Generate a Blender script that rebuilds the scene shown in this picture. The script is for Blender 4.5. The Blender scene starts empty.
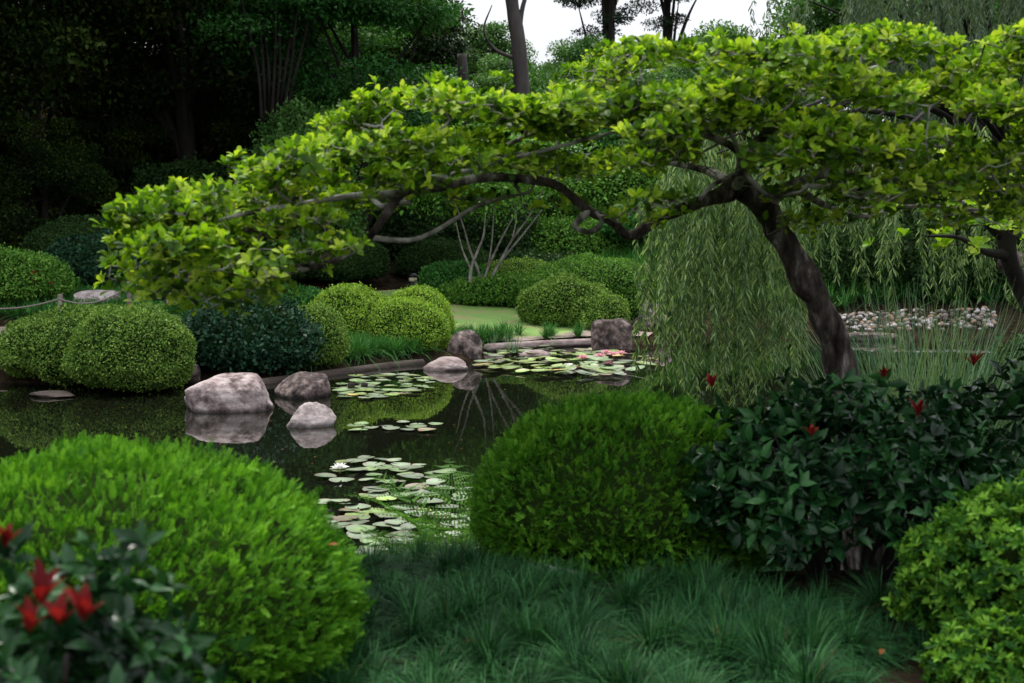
import bpy, bmesh, math, random
import numpy as np
from mathutils import Vector
PI = math.pi
random.seed(7)
RNG = np.random.default_rng(7)
sc = bpy.context.scene
col = sc.collection

# ------------------------------------------------------------------ camera, world, sun, exposure
CAM_Z, FPX, HORIZON = 2.6, 1422.2, 230.0
PITCH = math.atan((341.5 - HORIZON) / FPX)
cam = bpy.data.cameras.new('camera')
cam.lens = 50; cam.sensor_width = 36; cam.clip_start = 0.05; cam.clip_end = 2000
cam.dof.use_dof = True; cam.dof.focus_distance = 16.0; cam.dof.aperture_fstop = 4.0
cam_o = bpy.data.objects.new('camera', cam); col.objects.link(cam_o)
cam_o.location = (0, 0, CAM_Z); cam_o.rotation_euler = (PI / 2 - PITCH, 0, 0)
sc.camera = cam_o

SUN_EL, SUN_ROT = math.radians(62), math.radians(-25)
w = bpy.data.worlds.new('World'); sc.world = w; w.use_nodes = True
nt = w.node_tree; nt.nodes.clear()
sky = nt.nodes.new('ShaderNodeTexSky'); sky.sky_type = 'NISHITA'; sky.sun_disc = False
sky.sun_elevation = SUN_EL; sky.sun_rotation = SUN_ROT; sky.air_density = 1.0; sky.dust_density = 3.0
cloud = nt.nodes.new('ShaderNodeTexNoise'); cloud.inputs['Scale'].default_value = 3.0; cloud.inputs['Detail'].default_value = 5
ramp = nt.nodes.new('ShaderNodeValToRGB')
ramp.color_ramp.elements[0].position = .3; ramp.color_ramp.elements[0].color = (6.2, 6.4, 6.8, 1)
ramp.color_ramp.elements[1].position = .7; ramp.color_ramp.elements[1].color = (8.2, 8.3, 8.4, 1)
mx = nt.nodes.new('ShaderNodeMix'); mx.data_type = 'RGBA'; mx.inputs[0].default_value = .85
bg = nt.nodes.new('ShaderNodeBackground'); bg.inputs['Strength'].default_value = 0.1
wo = nt.nodes.new('ShaderNodeOutputWorld')
nt.links.new(cloud.outputs['Fac'], ramp.inputs['Fac'])
nt.links.new(sky.outputs[0], mx.inputs[6]); nt.links.new(ramp.outputs[0], mx.inputs[7])
tcw = nt.nodes.new('ShaderNodeTexCoord'); sx = nt.nodes.new('ShaderNodeSeparateXYZ'); nt.links.new(tcw.outputs['Generated'], sx.inputs[0])
mr = nt.nodes.new('ShaderNodeMapRange'); mr.inputs[1].default_value = 0; mr.inputs[2].default_value = 1; mr.inputs[3].default_value = .45; mr.inputs[4].default_value = 1.35   # overcast: zenith three times the horizon
nt.links.new(sx.outputs[2], mr.inputs[0]); mu = nt.nodes.new('ShaderNodeMix'); mu.data_type = 'RGBA'; mu.blend_type = 'MULTIPLY'; mu.inputs[0].default_value = 1
nt.links.new(mx.outputs[2], mu.inputs[6]); nt.links.new(mr.outputs[0], mu.inputs[7])
nt.links.new(mu.outputs[2], bg.inputs['Color']); nt.links.new(bg.outputs[0], wo.inputs['Surface'])

sun = bpy.data.lights.new('sun', 'SUN'); sun.energy = 1.5; sun.angle = math.radians(10); sun.color = (1.0, .96, .88)
sun_o = bpy.data.objects.new('sun', sun); col.objects.link(sun_o)
# Nishita rotation: sun azimuth measured from +Y towards +X
sd = Vector((math.sin(SUN_ROT) * math.cos(SUN_EL), math.cos(SUN_ROT) * math.cos(SUN_EL), math.sin(SUN_EL)))
sun_o.rotation_euler = sd.to_track_quat('Z', 'Y').to_euler()

sc.view_settings.view_transform = 'Standard'; sc.view_settings.look = 'None'
sc.view_settings.exposure = 1.42; sc.view_settings.gamma = 1; sc.view_settings.use_curve_mapping = False
sc.render.engine = 'CYCLES'
sc.cycles.use_denoising = True
sc.cycles.max_bounces = 7; sc.cycles.diffuse_bounces = 3; sc.cycles.glossy_bounces = 3
sc.cycles.transmission_bounces = 4; sc.cycles.sample_clamp_indirect = 4

# ------------------------------------------------------------------ helpers
def P(px, py, Y):
    """the point seen at photo pixel (px, py), Y metres in front of the camera"""
    f = np.array([0, math.cos(PITCH), -math.sin(PITCH)]); u = np.array([0, math.sin(PITCH), math.cos(PITCH)])
    d = f * FPX + np.array([1, 0, 0]) * (px - 512) + u * (341.5 - py)
    return np.array([0, 0, CAM_Z]) + d * (Y / d[1])

def lerp(a, b, t): return a + (b - a) * t
def unit(v): return v / np.maximum(np.linalg.norm(v, axis=-1, keepdims=True), 1e-9)

def wave(seed, scale, octaves=3):
    r = np.random.default_rng(seed); ks = []
    for o in range(octaves):
        for _ in range(5):
            k = r.normal(size=3); k /= np.linalg.norm(k)
            ks.append((k * (2 ** o) * 2 * PI / scale * r.uniform(.7, 1.3), r.uniform(0, 6.28), .5 ** o))
    tot = sum(a for *_, a in ks)
    def f(p):
        s = 0
        for k, ph, a in ks: s = s + a * np.sin(p @ k + ph)
        return s / tot * 2.2
    return f

class Geo:
    """collects vertices and faces with numpy and builds ONE mesh"""
    def __init__(s): s.v = []; s.n = 0; s.li = []; s.lt = []; s.mi = []; s.rn = []; s.sm = []
    def add(s, v, loops, totals, mat=0, rnd=None, smooth=True):
        v = np.asarray(v, dtype=np.float32).reshape(-1, 3); loops = np.asarray(loops, dtype=np.int32); totals = np.asarray(totals, dtype=np.int32)
        s.v.append(v); s.li.append(loops + s.n); s.lt.append(totals); s.n += len(v)
        s.mi.append(np.full(len(totals), mat, dtype=np.int32))
        s.rn.append(np.full(len(totals), .5, dtype=np.float32) if rnd is None else np.asarray(rnd, dtype=np.float32))
        s.sm.append(np.full(len(totals), smooth, dtype=bool))
    def mesh(s, name, mats):
        me = bpy.data.meshes.new(name)
        v = np.concatenate(s.v); li = np.concatenate(s.li); lt = np.concatenate(s.lt)
        me.vertices.add(len(v)); me.vertices.foreach_set('co', v.ravel())
        me.loops.add(len(li)); me.loops.foreach_set('vertex_index', li)
        ls = np.zeros(len(lt), dtype=np.int32); ls[1:] = np.cumsum(lt)[:-1]
        me.polygons.add(len(lt)); me.polygons.foreach_set('loop_start', ls); me.polygons.foreach_set('loop_total', lt)
        for m in mats: me.materials.append(m)
        me.polygons.foreach_set('material_index', np.concatenate(s.mi))
        me.polygons.foreach_set('use_smooth', np.concatenate(s.sm))
        a = me.attributes.new('rnd', 'FLOAT', 'FACE'); a.data.foreach_set('value', np.concatenate(s.rn))
        me.update(calc_edges=True); me.validate()
        return me
    def build(s, name, mats, parent=None):
        o = bpy.data.objects.new(name, s.mesh(name, mats)); col.objects.link(o)
        if parent: o.parent = parent
        return o

T_CARD = (np.array([(0, 0, 0), (.45, -.5, .06), (1, 0, 0), (.45, .5, .06)]), [(0, 1, 2, 3)])
T_OVAL = (np.array([(0, 0, 0), (.3, -.45, .08), (.72, -.38, .03), (1, 0, -.1), (.72, .38, .03), (.3, .45, .08)]), [(0, 1, 2, 3), (0, 3, 4, 5)])
T_NEEDLE = (np.array([(0, 0, 0), (.5, -.5, 0), (1, 0, -.1), (.5, .5, 0)]), [(0, 1, 2, 3)])
T_LEAF = (np.array([(0, 0, 0), (.15, -.06, 0), (.15, .06, 0), (.38, -.36, .07), (.4, 0, .0), (.38, .36, .07), (.7, -.44, .05), (.72, 0, -.03),
                    (.7, .44, .05), (.92, -.24, -.06), (1, 0, -.12), (.92, .24, -.06)]),
          [(0, 2, 1), (1, 4, 3), (1, 2, 4), (2, 5, 4), (3, 4, 7, 6), (4, 5, 8, 7), (6, 7, 10, 9), (7, 8, 11, 10)])
T_POINT = (np.array([(0, 0, 0), (.25, -.34, .08), (.28, 0, .0), (.25, .34, .08), (.55, -.46, .07), (.58, 0, -.02),
                    (.55, .46, .07), (.82, -.24, -.02), (.84, 0, -.08), (.82, .24, -.02), (1.04, 0, -.16)]),
           [(0, 2, 1), (0, 3, 2), (1, 2, 5, 4), (2, 3, 6, 5), (4, 5, 8, 7), (5, 6, 9, 8), (7, 8, 10), (8, 9, 10)])

def leaves(g, T, o, d, n, L, W, rnd=None, mat=0):
    """a leaf (template T) at every o, pointing along d, face towards n"""
    tv, tf = T; N = len(o)
    if N == 0: return
    d = unit(d); side = unit(np.cross(d, n)); n = np.cross(side, d)
    L = np.broadcast_to(np.asarray(L, dtype=float), (N,)); W = np.broadcast_to(np.asarray(W, dtype=float), (N,))
    v = (o[:, None, :] + tv[None, :, 0, None] * (d * L[:, None])[:, None, :] + tv[None, :, 1, None] * (side * W[:, None])[:, None, :]
         + tv[None, :, 2, None] * (n * L[:, None])[:, None, :])
    lp = np.concatenate([np.array(f) for f in tf]); tt = np.array([len(f) for f in tf])
    loops = (lp[None, :] + (np.arange(N) * len(tv))[:, None]).ravel()
    if rnd is None: rnd = RNG.random(N)
    g.add(v.reshape(-1, 3), loops, np.tile(tt, N), mat, np.repeat(rnd, len(tf)))

def tube(g, pts, rad, sides=6, mat=0, rnd=.5, noise=None, cap=True):
    pts = np.asarray(pts, float); rad = np.broadcast_to(np.asarray(rad, float), (len(pts),))
    t = unit(np.gradient(pts, axis=0)); ref = np.array([.31, .13, .94]) if abs(t[0][2]) < .8 else np.array([1., .1, 0])
    a = np.empty_like(pts); cur = ref
    for i in range(len(pts)):
        cur = cur - t[i] * (cur @ t[i]); cur = cur / max(np.linalg.norm(cur), 1e-6); a[i] = cur
    b = np.cross(t, a); th = np.arange(sides) / sides * 2 * PI
    ring = a[:, None, :] * np.cos(th)[None, :, None] + b[:, None, :] * np.sin(th)[None, :, None]
    v = pts[:, None, :] + ring * rad[:, None, None]
    if noise is not None:
        k = noise(v.reshape(-1, 3)).reshape(len(pts), sides, 1); v = pts[:, None, :] + ring * rad[:, None, None] * (1 + k)
    n = len(pts); i, j = np.meshgrid(np.arange(n - 1), np.arange(sides), indexing='ij'); j2 = (j + 1) % sides
    q = np.stack([i * sides + j, i * sides + j2, (i + 1) * sides + j2, (i + 1) * sides + j], -1).reshape(-1)
    loops = q; tot = np.full((n - 1) * sides, 4)
    if cap:
        loops = np.concatenate([q, np.arange(sides)[::-1], (n - 1) * sides + np.arange(sides)]); tot = np.append(tot, [sides, sides])
    g.add(v.reshape(-1, 3), loops, tot, mat, np.full(len(tot), rnd))

def smooth_path(pts, k=6):
    """Catmull-Rom through rows (x, y, z, radius, ...)"""
    p = np.asarray(pts, float); p = np.vstack([2 * p[0] - p[1], p, 2 * p[-1] - p[-2]]); out = []
    for i in range(1, len(p) - 2):
        for s in np.arange(k) / k:
            out.append(.5 * ((2 * p[i]) + (-p[i - 1] + p[i + 1]) * s + (2 * p[i - 1] - 5 * p[i] + 4 * p[i + 1] - p[i + 2]) * s ** 2
                             + (-p[i - 1] + 3 * p[i] - 3 * p[i + 1] + p[i + 2]) * s ** 3))
    out.append(p[-2]); return np.array(out)

def box(g, c, s, mat=0):
    c = np.array(c); s = np.array(s) / 2
    v = [c + s * np.array(k) for k in [(-1, -1, -1), (1, -1, -1), (1, 1, -1), (-1, 1, -1), (-1, -1, 1), (1, -1, 1), (1, 1, 1), (-1, 1, 1)]]
    g.add(v, [0, 3, 2, 1, 4, 5, 6, 7, 0, 1, 5, 4, 1, 2, 6, 5, 2, 3, 7, 6, 3, 0, 4, 7], [4] * 6, mat, smooth=False)

def empty(name, loc=(0, 0, 0)):
    o = bpy.data.objects.new(name, None); o.location = loc; o.empty_display_size = .1; col.objects.link(o); return o
def tag(o, label=None, cat=None, group=None, kind=None):
    for k, v in (('label', label), ('category', cat), ('group', group), ('kind', kind)):
        if v: o[k] = v
    return o

# ------------------------------------------------------------------ materials
def mat_base(name):
    m = bpy.data.materials.new(name); m.use_nodes = True; t = m.node_tree; t.nodes.clear()
    out = t.nodes.new('ShaderNodeOutputMaterial'); return m, t, out
def leaf_mat(name, cols, trans=.3, rough=.5, spec=.07, tmul=(1.25, 1.3, .55), nscale=3.0, namt=.35):
    m, t, out = mat_base(name)
    at = t.nodes.new('ShaderNodeAttribute'); at.attribute_name = 'rnd'
    tc = t.nodes.new('ShaderNodeTexCoord'); nz = t.nodes.new('ShaderNodeTexNoise')
    nz.inputs['Scale'].default_value = nscale; nz.inputs['Detail'].default_value = 2
    t.links.new(tc.outputs['Object'], nz.inputs['Vector'])
    ma = t.nodes.new('ShaderNodeMath'); ma.operation = 'MULTIPLY_ADD'; ma.inputs[1].default_value = namt * 2; ma.inputs[2].default_value = -namt
    t.links.new(nz.outputs['Fac'], ma.inputs[0])
    ad = t.nodes.new('ShaderNodeMath'); ad.operation = 'ADD'; ad.use_clamp = True
    t.links.new(at.outputs['Fac'], ad.inputs[0]); t.links.new(ma.outputs[0], ad.inputs[1])
    cr = t.nodes.new('ShaderNodeValToRGB'); e = cr.color_ramp.elements
    while len(e) < len(cols): e.new(.5)
    for i, c in enumerate(cols): e[i].position = i / (len(cols) - 1); e[i].color = (*c, 1)
    t.links.new(ad.outputs[0], cr.inputs['Fac'])
    pb = t.nodes.new('ShaderNodeBsdfPrincipled'); pb.inputs['Roughness'].default_value = rough
    pb.inputs['Specular IOR Level'].default_value = spec
    t.links.new(cr.outputs[0], pb.inputs['Base Color'])
    tr = t.nodes.new('ShaderNodeBsdfTranslucent')
    mm = t.nodes.new('ShaderNodeMix'); mm.data_type = 'RGBA'; mm.blend_type = 'MULTIPLY'; mm.inputs[0].default_value = 1
    mm.inputs[7].default_value = (*tmul, 1); t.links.new(cr.outputs[0], mm.inputs[6]); t.links.new(mm.outputs[2], tr.inputs['Color'])
    ms = t.nodes.new('ShaderNodeMixShader'); ms.inputs[0].default_value = trans
    t.links.new(pb.outputs[0], ms.inputs[1]); t.links.new(tr.outputs[0], ms.inputs[2]); t.links.new(ms.outputs[0], out.inputs['Surface'])
    return m
def wet_base(t, pb, height=.07):
    """stone standing in water is dark where it is wet, a hand above the surface"""
    ge = t.nodes.new('ShaderNodeNewGeometry'); sp = t.nodes.new('ShaderNodeSeparateXYZ'); t.links.new(ge.outputs['Position'], sp.inputs[0])
    mr = t.nodes.new('ShaderNodeMapRange'); mr.inputs[1].default_value = .02; mr.inputs[2].default_value = height; mr.inputs[3].default_value = .3; mr.inputs[4].default_value = 1; t.links.new(sp.outputs[2], mr.inputs[0])
    src = pb.inputs['Base Color'].links[0].from_socket; mu = t.nodes.new('ShaderNodeMix'); mu.data_type = 'RGBA'; mu.blend_type = 'MULTIPLY'; mu.inputs[0].default_value = 1
    t.links.new(src, mu.inputs[6]); t.links.new(mr.outputs[0], mu.inputs[7]); t.links.new(mu.outputs[2], pb.inputs['Base Color'])
def noise_mat(name, cols, scale=6, rough=.85, bump=.4, bscale=None, detail=8, pos=None, spec=.3, stretch=(1, 1, 1), bdist=.03, vor=0):
    m, t, out = mat_base(name)
    tc = t.nodes.new('ShaderNodeTexCoord'); mp = t.nodes.new('ShaderNodeMapping'); mp.inputs['Scale'].default_value = stretch
    t.links.new(tc.outputs['Object'], mp.inputs['Vector'])
    nz = t.nodes.new('ShaderNodeTexNoise'); nz.inputs['Scale'].default_value = scale; nz.inputs['Detail'].default_value = detail; nz.inputs['Roughness'].default_value = .62
    t.links.new(mp.outputs[0], nz.inputs['Vector'])
    cr = t.nodes.new('ShaderNodeValToRGB'); e = cr.color_ramp.elements
    while len(e) < len(cols): e.new(.5)
    for i, c in enumerate(cols):
        e[i].position = pos[i] if pos else lerp(.3, .7, i / (len(cols) - 1)); e[i].color = (*c, 1)
    t.links.new(nz.outputs['Fac'], cr.inputs['Fac'])
    pb = t.nodes.new('ShaderNodeBsdfPrincipled'); pb.inputs['Roughness'].default_value = rough; pb.inputs['Specular IOR Level'].default_value = spec
    t.links.new(cr.outputs[0], pb.inputs['Base Color'])
    n2 = t.nodes.new('ShaderNodeTexNoise'); n2.inputs['Scale'].default_value = bscale or scale * 4; n2.inputs['Detail'].default_value = 8; n2.inputs['Roughness'].default_value = .7
    t.links.new(mp.outputs[0], n2.inputs['Vector'])
    bp = t.nodes.new('ShaderNodeBump'); bp.inputs['Strength'].default_value = bump; bp.inputs['Distance'].default_value = bdist
    src = n2.outputs['Fac']
    if vor:
        vo = t.nodes.new('ShaderNodeTexVoronoi'); vo.inputs['Scale'].default_value = vor; t.links.new(mp.outputs[0], vo.inputs['Vector'])
        ad = t.nodes.new('ShaderNodeMath'); ad.operation = 'ADD'; t.links.new(src, ad.inputs[0]); t.links.new(vo.outputs['Distance'], ad.inputs[1]); src = ad.outputs[0]
    t.links.new(src, bp.inputs['Height']); t.links.new(bp.outputs[0], pb.inputs['Normal'])
    if name.startswith('rock'): wet_base(t, pb)
    t.links.new(pb.outputs[0], out.inputs['Surface']); return m
M = {}
M['tree_leaf'] = leaf_mat('tree_leaf', [(.028, .07, .01), (.095, .205, .012), (.23, .39, .02), (.42, .52, .075)], trans=.42, rough=.5, spec=.14, tmul=(1.2, 1.25, .4), nscale=1.6, namt=.25)
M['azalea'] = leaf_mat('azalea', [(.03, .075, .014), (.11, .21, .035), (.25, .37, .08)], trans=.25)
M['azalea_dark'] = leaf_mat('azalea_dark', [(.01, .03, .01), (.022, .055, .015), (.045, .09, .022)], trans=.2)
M['lime'] = leaf_mat('lime', [(.06, .14, .02), (.18, .31, .035), (.36, .52, .08)], trans=.3)
M['mid_green'] = leaf_mat('mid_green', [(.025, .085, .014), (.085, .21, .03), (.18, .34, .06)], trans=.25)
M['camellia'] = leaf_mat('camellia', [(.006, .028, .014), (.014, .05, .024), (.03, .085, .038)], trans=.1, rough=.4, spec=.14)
M['yew'] = leaf_mat('yew', [(.018, .075, .006), (.06, .2, .011), (.18, .41, .035)], trans=.28, rough=.5)
M['yew_dark'] = leaf_mat('yew_dark', [(.015, .065, .006), (.05, .175, .012), (.15, .35, .03)], trans=.25, rough=.5)
M['photinia'] = leaf_mat('photinia', [(.003, .016, .005), (.008, .038, .011), (.028, .1, .025)], trans=.12, rough=.3, spec=.2)
M['red_leaf'] = leaf_mat('red_leaf', [(.06, .005, .006), (.13, .01, .012), (.24, .022, .018)], trans=.3, rough=.3, tmul=(1.4, .8, .6))
M['mondo'] = leaf_mat('mondo', [(.004, .022, .007), (.012, .056, .018), (.05, .165, .048)], trans=.15, rough=.45, spec=.08, tmul=(1.1, 1.2, .7))
M['grass_soft'] = leaf_mat('grass_soft', [(.015, .07, .016), (.04, .15, .03), (.09, .24, .05)], trans=.2)
M['fern'] = leaf_mat('fern', [(.04, .12, .015), (.08, .2, .03), (.13, .27, .05)], trans=.35)
M['willow'] = leaf_mat('willow', [(.035, .085, .03), (.12, .2, .08), (.3, .41, .2)], trans=.3, rough=.45)
M['willow_far'] = leaf_mat('willow_far', [(.06, .11, .06), (.12, .18, .12), (.2, .26, .19)], trans=.25)
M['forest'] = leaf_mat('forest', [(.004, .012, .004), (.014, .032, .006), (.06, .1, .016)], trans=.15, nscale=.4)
M['maple_green'] = leaf_mat('maple_green', [(.01, .045, .01), (.026, .1, .02), (.07, .19, .04)], trans=.25, nscale=.6)
M['far_green'] = leaf_mat('far_green', [(.03, .09, .02), (.06, .15, .035), (.11, .22, .055)], trans=.25, nscale=.6)
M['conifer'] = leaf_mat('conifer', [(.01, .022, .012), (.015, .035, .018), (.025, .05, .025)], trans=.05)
M['reed'] = leaf_mat('reed', [(.04, .1, .06), (.1, .19, .11), (.2, .27, .14)], trans=.2)
M['dead_leaf'] = leaf_mat('dead_leaf', [(.12, .045, .015), (.22, .09, .03), (.3, .15, .05)], trans=.2)
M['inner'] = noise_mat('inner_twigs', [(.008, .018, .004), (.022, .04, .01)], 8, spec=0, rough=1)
M['bark'] = noise_mat('bark', [(.014, .011, .009), (.06, .048, .042), (.12, .1, .09), (.4, .38, .36)], 13, pos=[.34, .47, .57, .68], spec=.1, bump=1.0, bscale=22, bdist=.04, stretch=(1, 1, .35), vor=26)
M['bark_branch'] = noise_mat('bark_branch', [(.02, .016, .013), (.08, .07, .062), (.3, .28, .26), (.5, .48, .46)], 7, pos=[.3, .41, .5, .62], spec=.1, bump=.8, bscale=25)
M['bark_pale'] = noise_mat('bark_pale', [(.07, .06, .055), (.2, .18, .17), (.36, .34, .32)], 5, bump=.4)
M['bark_dark'] = noise_mat('bark_dark', [(.006, .005, .004), (.02, .015, .012)], 6, bump=.8, stretch=(1, 1, .3))
M['bark_grey'] = noise_mat('bark_grey', [(.03, .026, .025), (.08, .07, .066)], 3, bump=.6, stretch=(1, 1, .25))
M['soil'] = noise_mat('soil', [(.008, .007, .004), (.02, .015, .01), (.045, .032, .02)], 5, bump=1, bscale=18, spec=0, rough=1)
M['lawn'] = noise_mat('lawn', [(.3, .25, .13), (.2, .3, .08), (.14, .28, .06)], 1.6, pos=[.36, .48, .62], bump=.6, bscale=60)
M['path'] = noise_mat('path', [(.16, .12, .1), (.3, .24, .2)], 3, bump=.5, bscale=40)
M['rock'] = noise_mat('rock', [(.04, .028, .027), (.17, .125, .12), (.36, .29, .28), (.52, .45, .44)], 5, pos=[.32, .44, .56, .72], bump=.9, bscale=14, bdist=.05)
M['rock_dark'] = noise_mat('rock_dark', [(.02, .014, .014), (.09, .065, .06), (.24, .185, .17)], 6.0, pos=[.38, .5, .62], bump=1, bscale=10, vor=5, bdist=.08)
M['rock_white'] = noise_mat('rock_white', [(.12, .095, .09), (.36, .3, .29), (.5, .44, .43)], 6, bump=1, bscale=12, bdist=.05)
M['rock_flat'] = noise_mat('rock_flat', [(.1, .065, .06), (.26, .2, .19), (.38, .32, .31)], 4, bump=.5, stretch=(1, 1, 3))
M['timber'] = noise_mat('timber', [(.025, .018, .014), (.08, .06, .05)], 6, bump=.7, stretch=(.4, .4, 2))
M['post'] = noise_mat('post', [(.1, .085, .07), (.24, .21, .18)], 8, bump=.5)
M['rope'] = noise_mat('rope', [(.16, .14, .12), (.3, .27, .24)], 40, bump=.8)
M['black_metal'] = noise_mat('black_metal', [(.008, .008, .009), (.014, .014, .015)], 4, rough=.4, bump=.1)
M['lamp_lens'] = noise_mat('lamp_lens', [(.65, .58, .4), (.75, .68, .5)], 4, rough=.3, bump=.05)
for k, (a, b) in enumerate([((.16, .135, .13), (.3, .26, .25)), ((.2, .13, .09), (.3, .21, .16)), ((.05, .045, .045), (.12, .1, .095)), ((.28, .26, .26), (.46, .44, .44))]):
    M['pebble%d' % k] = noise_mat('cobble_stone', [a, b], 6, bump=.2)

def pad_mat(name, c0, c1, rim):
    m, t, out = mat_base(name)
    tc = t.nodes.new('ShaderNodeTexCoord'); gr = t.nodes.new('ShaderNodeTexGradient'); gr.gradient_type = 'SPHERICAL'
    t.links.new(tc.outputs['Object'], gr.inputs['Vector'])     # 1 at the centre, 0 at the rim (unit radius mesh)
    cr = t.nodes.new('ShaderNodeValToRGB'); e = cr.color_ramp.elements; e.new(.5)
    e[0].position = .02; e[0].color = (*rim, 1); e[1].position = .13; e[1].color = (*c0, 1); e[2].position = .9; e[2].color = (*c1, 1)
    t.links.new(gr.outputs['Fac'], cr.inputs['Fac'])
    nz = t.nodes.new('ShaderNodeTexNoise'); nz.inputs['Scale'].default_value = 3; nz.inputs['Detail'].default_value = 4; t.links.new(tc.outputs['Object'], nz.inputs['Vector'])
    oi = t.nodes.new('ShaderNodeObjectInfo')
    hs = t.nodes.new('ShaderNodeHueSaturation'); t.links.new(cr.outputs[0], hs.inputs['Color'])
    mr = t.nodes.new('ShaderNodeMapRange'); mr.inputs[3].default_value = .55; mr.inputs[4].default_value = 1.3; t.links.new(oi.outputs['Random'], mr.inputs[0])
    t.links.new(mr.outputs[0], hs.inputs['Value'])
    m2 = t.nodes.new('ShaderNodeMapRange'); m2.inputs[1].default_value = .35; m2.inputs[2].default_value = .65; m2.inputs[3].default_value = .6; m2.inputs[4].default_value = 1.15
    t.links.new(nz.outputs['Fac'], m2.inputs[0]); t.links.new(m2.outputs[0], hs.inputs['Saturation'])
    pb = t.nodes.new('ShaderNodeBsdfPrincipled'); pb.inputs['Roughness'].default_value = .33; pb.inputs['Specular IOR Level'].default_value = .6
    t.links.new(hs.outputs[0], pb.inputs['Base Color']); t.links.new(pb.outputs[0], out.inputs['Surface']); return m
M['pad_green'] = pad_mat('lily_pad_green', (.11, .19, .06), (.19, .3, .1), (.14, .13, .06))
M['pad_grey'] = pad_mat('lily_pad_grey', (.15, .2, .12), (.2, .28, .15), (.2, .12, .08))
M['pad_lime'] = pad_mat('lily_pad_lime', (.16, .26, .04), (.24, .38, .06), (.3, .25, .05))
M['pad_red'] = pad_mat('lily_pad_red', (.2, .16, .09), (.2, .23, .11), (.26, .09, .06))
M['pad_yellow'] = pad_mat('lily_pad_yellow', (.5, .38, .06), (.4, .35, .08), (.45, .2, .04))
M['petal_pink'] = leaf_mat('petal_pink', [(.6, .2, .28), (.75, .4, .46), (.8, .55, .6)], trans=.3, tmul=(1, .9, .9))
M['petal_white'] = leaf_mat('petal_white', [(.7, .7, .68), (.8, .8, .78)], trans=.3, tmul=(1, 1, 1))

def water_mat():
    m, t, out = mat_base('pond_water')
    pb = t.nodes.new('ShaderNodeBsdfPrincipled'); pb.inputs['Base Color'].default_value = (.0045, .0055, .003, 1)
    pb.inputs['Roughness'].default_value = .015; pb.inputs['IOR'].default_value = 1.333
    tc = t.nodes.new('ShaderNodeTexCoord')
    nz = t.nodes.new('ShaderNodeTexNoise'); nz.inputs['Scale'].default_value = 1.6; nz.inputs['Detail'].default_value = 3
    bp = t.nodes.new('ShaderNodeBump'); bp.inputs['Strength'].default_value = .05; bp.inputs['Distance'].default_value = .02
    t.links.new(tc.outputs['Object'], nz.inputs['Vector']); t.links.new(nz.outputs['Fac'], bp.inputs['Height']); t.links.new(bp.outputs[0], pb.inputs['Normal'])
    t.links.new(pb.outputs[0], out.inputs['Surface']); return m
M['water'] = water_mat()

# ------------------------------------------------------------------ the ground, pond, lawn, path
POND = np.array([(-20, 13), (-20, 24.6), (-10, 24.4), (-7, 23.9), (-5.2, 24.2), (-4.2, 24.6), (-3.15, 26), (-2.3, 27.3), (-1.7, 28), (-.9, 27.6), (-.65, 28.9),
                 (-.85, 30.3), (.2, 31.2), (2.0, 32.3), (3.1, 32), (4.6, 34.5), (7.6, 34.5), (8.5, 33.6), (11.3, 33), (20, 31), (12.5, 29), (9.4, 26), (6.3, 20), (5.0, 15), (4.3, 12), (3.2, 10.5), (0, 10.3), (-4, 10.6), (-9, 11)], float)
def pond_sd(x, y):
    """metres from the shore, negative on the water"""
    p = np.stack([x, y], -1); d = np.full(x.shape, 1e9); inside = np.zeros(x.shape, bool)
    for i in range(len(POND)):
        a, b = POND[i], POND[(i + 1) % len(POND)]; e = b - a
        t = np.clip(((p - a) @ e) / (e @ e), 0, 1); q = a + t[..., None] * e
        d = np.minimum(d, np.hypot(x - q[..., 0], y - q[..., 1]))
        c = ((a[1] > y) != (b[1] > y)) & (x < (b[0] - a[0]) * (y - a[1]) / (b[1] - a[1] + 1e-12) + a[0]); inside ^= c
    return np.where(inside, -d, d)
gw = wave(3, 9, 2)
def ss(a, b, t): t = np.clip((t - a) / (b - a), 0, 1); return t * t * (3 - 2 * t)
def ground(x, y):
    x = np.asarray(x, float); y = np.asarray(y, float); sd = pond_sd(x, y)
    near = .82 * np.clip(sd / 3.5, 0, 1) ** 1.15 + .035 * np.clip(9 - y, 0, 30) * (y < 9)
    far = .10 + .075 * np.clip(sd, 0, 14) + .55 * ss(9, 16, sd)
    hill = ss(1, 9, x) * 2.3 * ss(37, 47, y) + 5.0 * ss(46, 95, y) + 6.0 * ss(56, 100, y) * ss(6, -12, x) + 2.0 * ss(-6, -16, x) * ss(36, 52, y)
    z = lerp(near, far + hill, ss(15, 24, y))
    z = np.where(sd < 0, -.6 * ss(0, -.8, sd) , np.where(sd < .12, z * sd / .12 * 1.0 + .05 * ss(0, .05, sd), z + .04))
    return z + .05 * gw(np.stack([x * .7, y * .7, 0 * x], -1)) * ss(.5, 3, sd) * (np.hypot(x, y) < 150)
def gz(x, y): return float(ground(np.array([x]), np.array([y]))[0])

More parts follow.
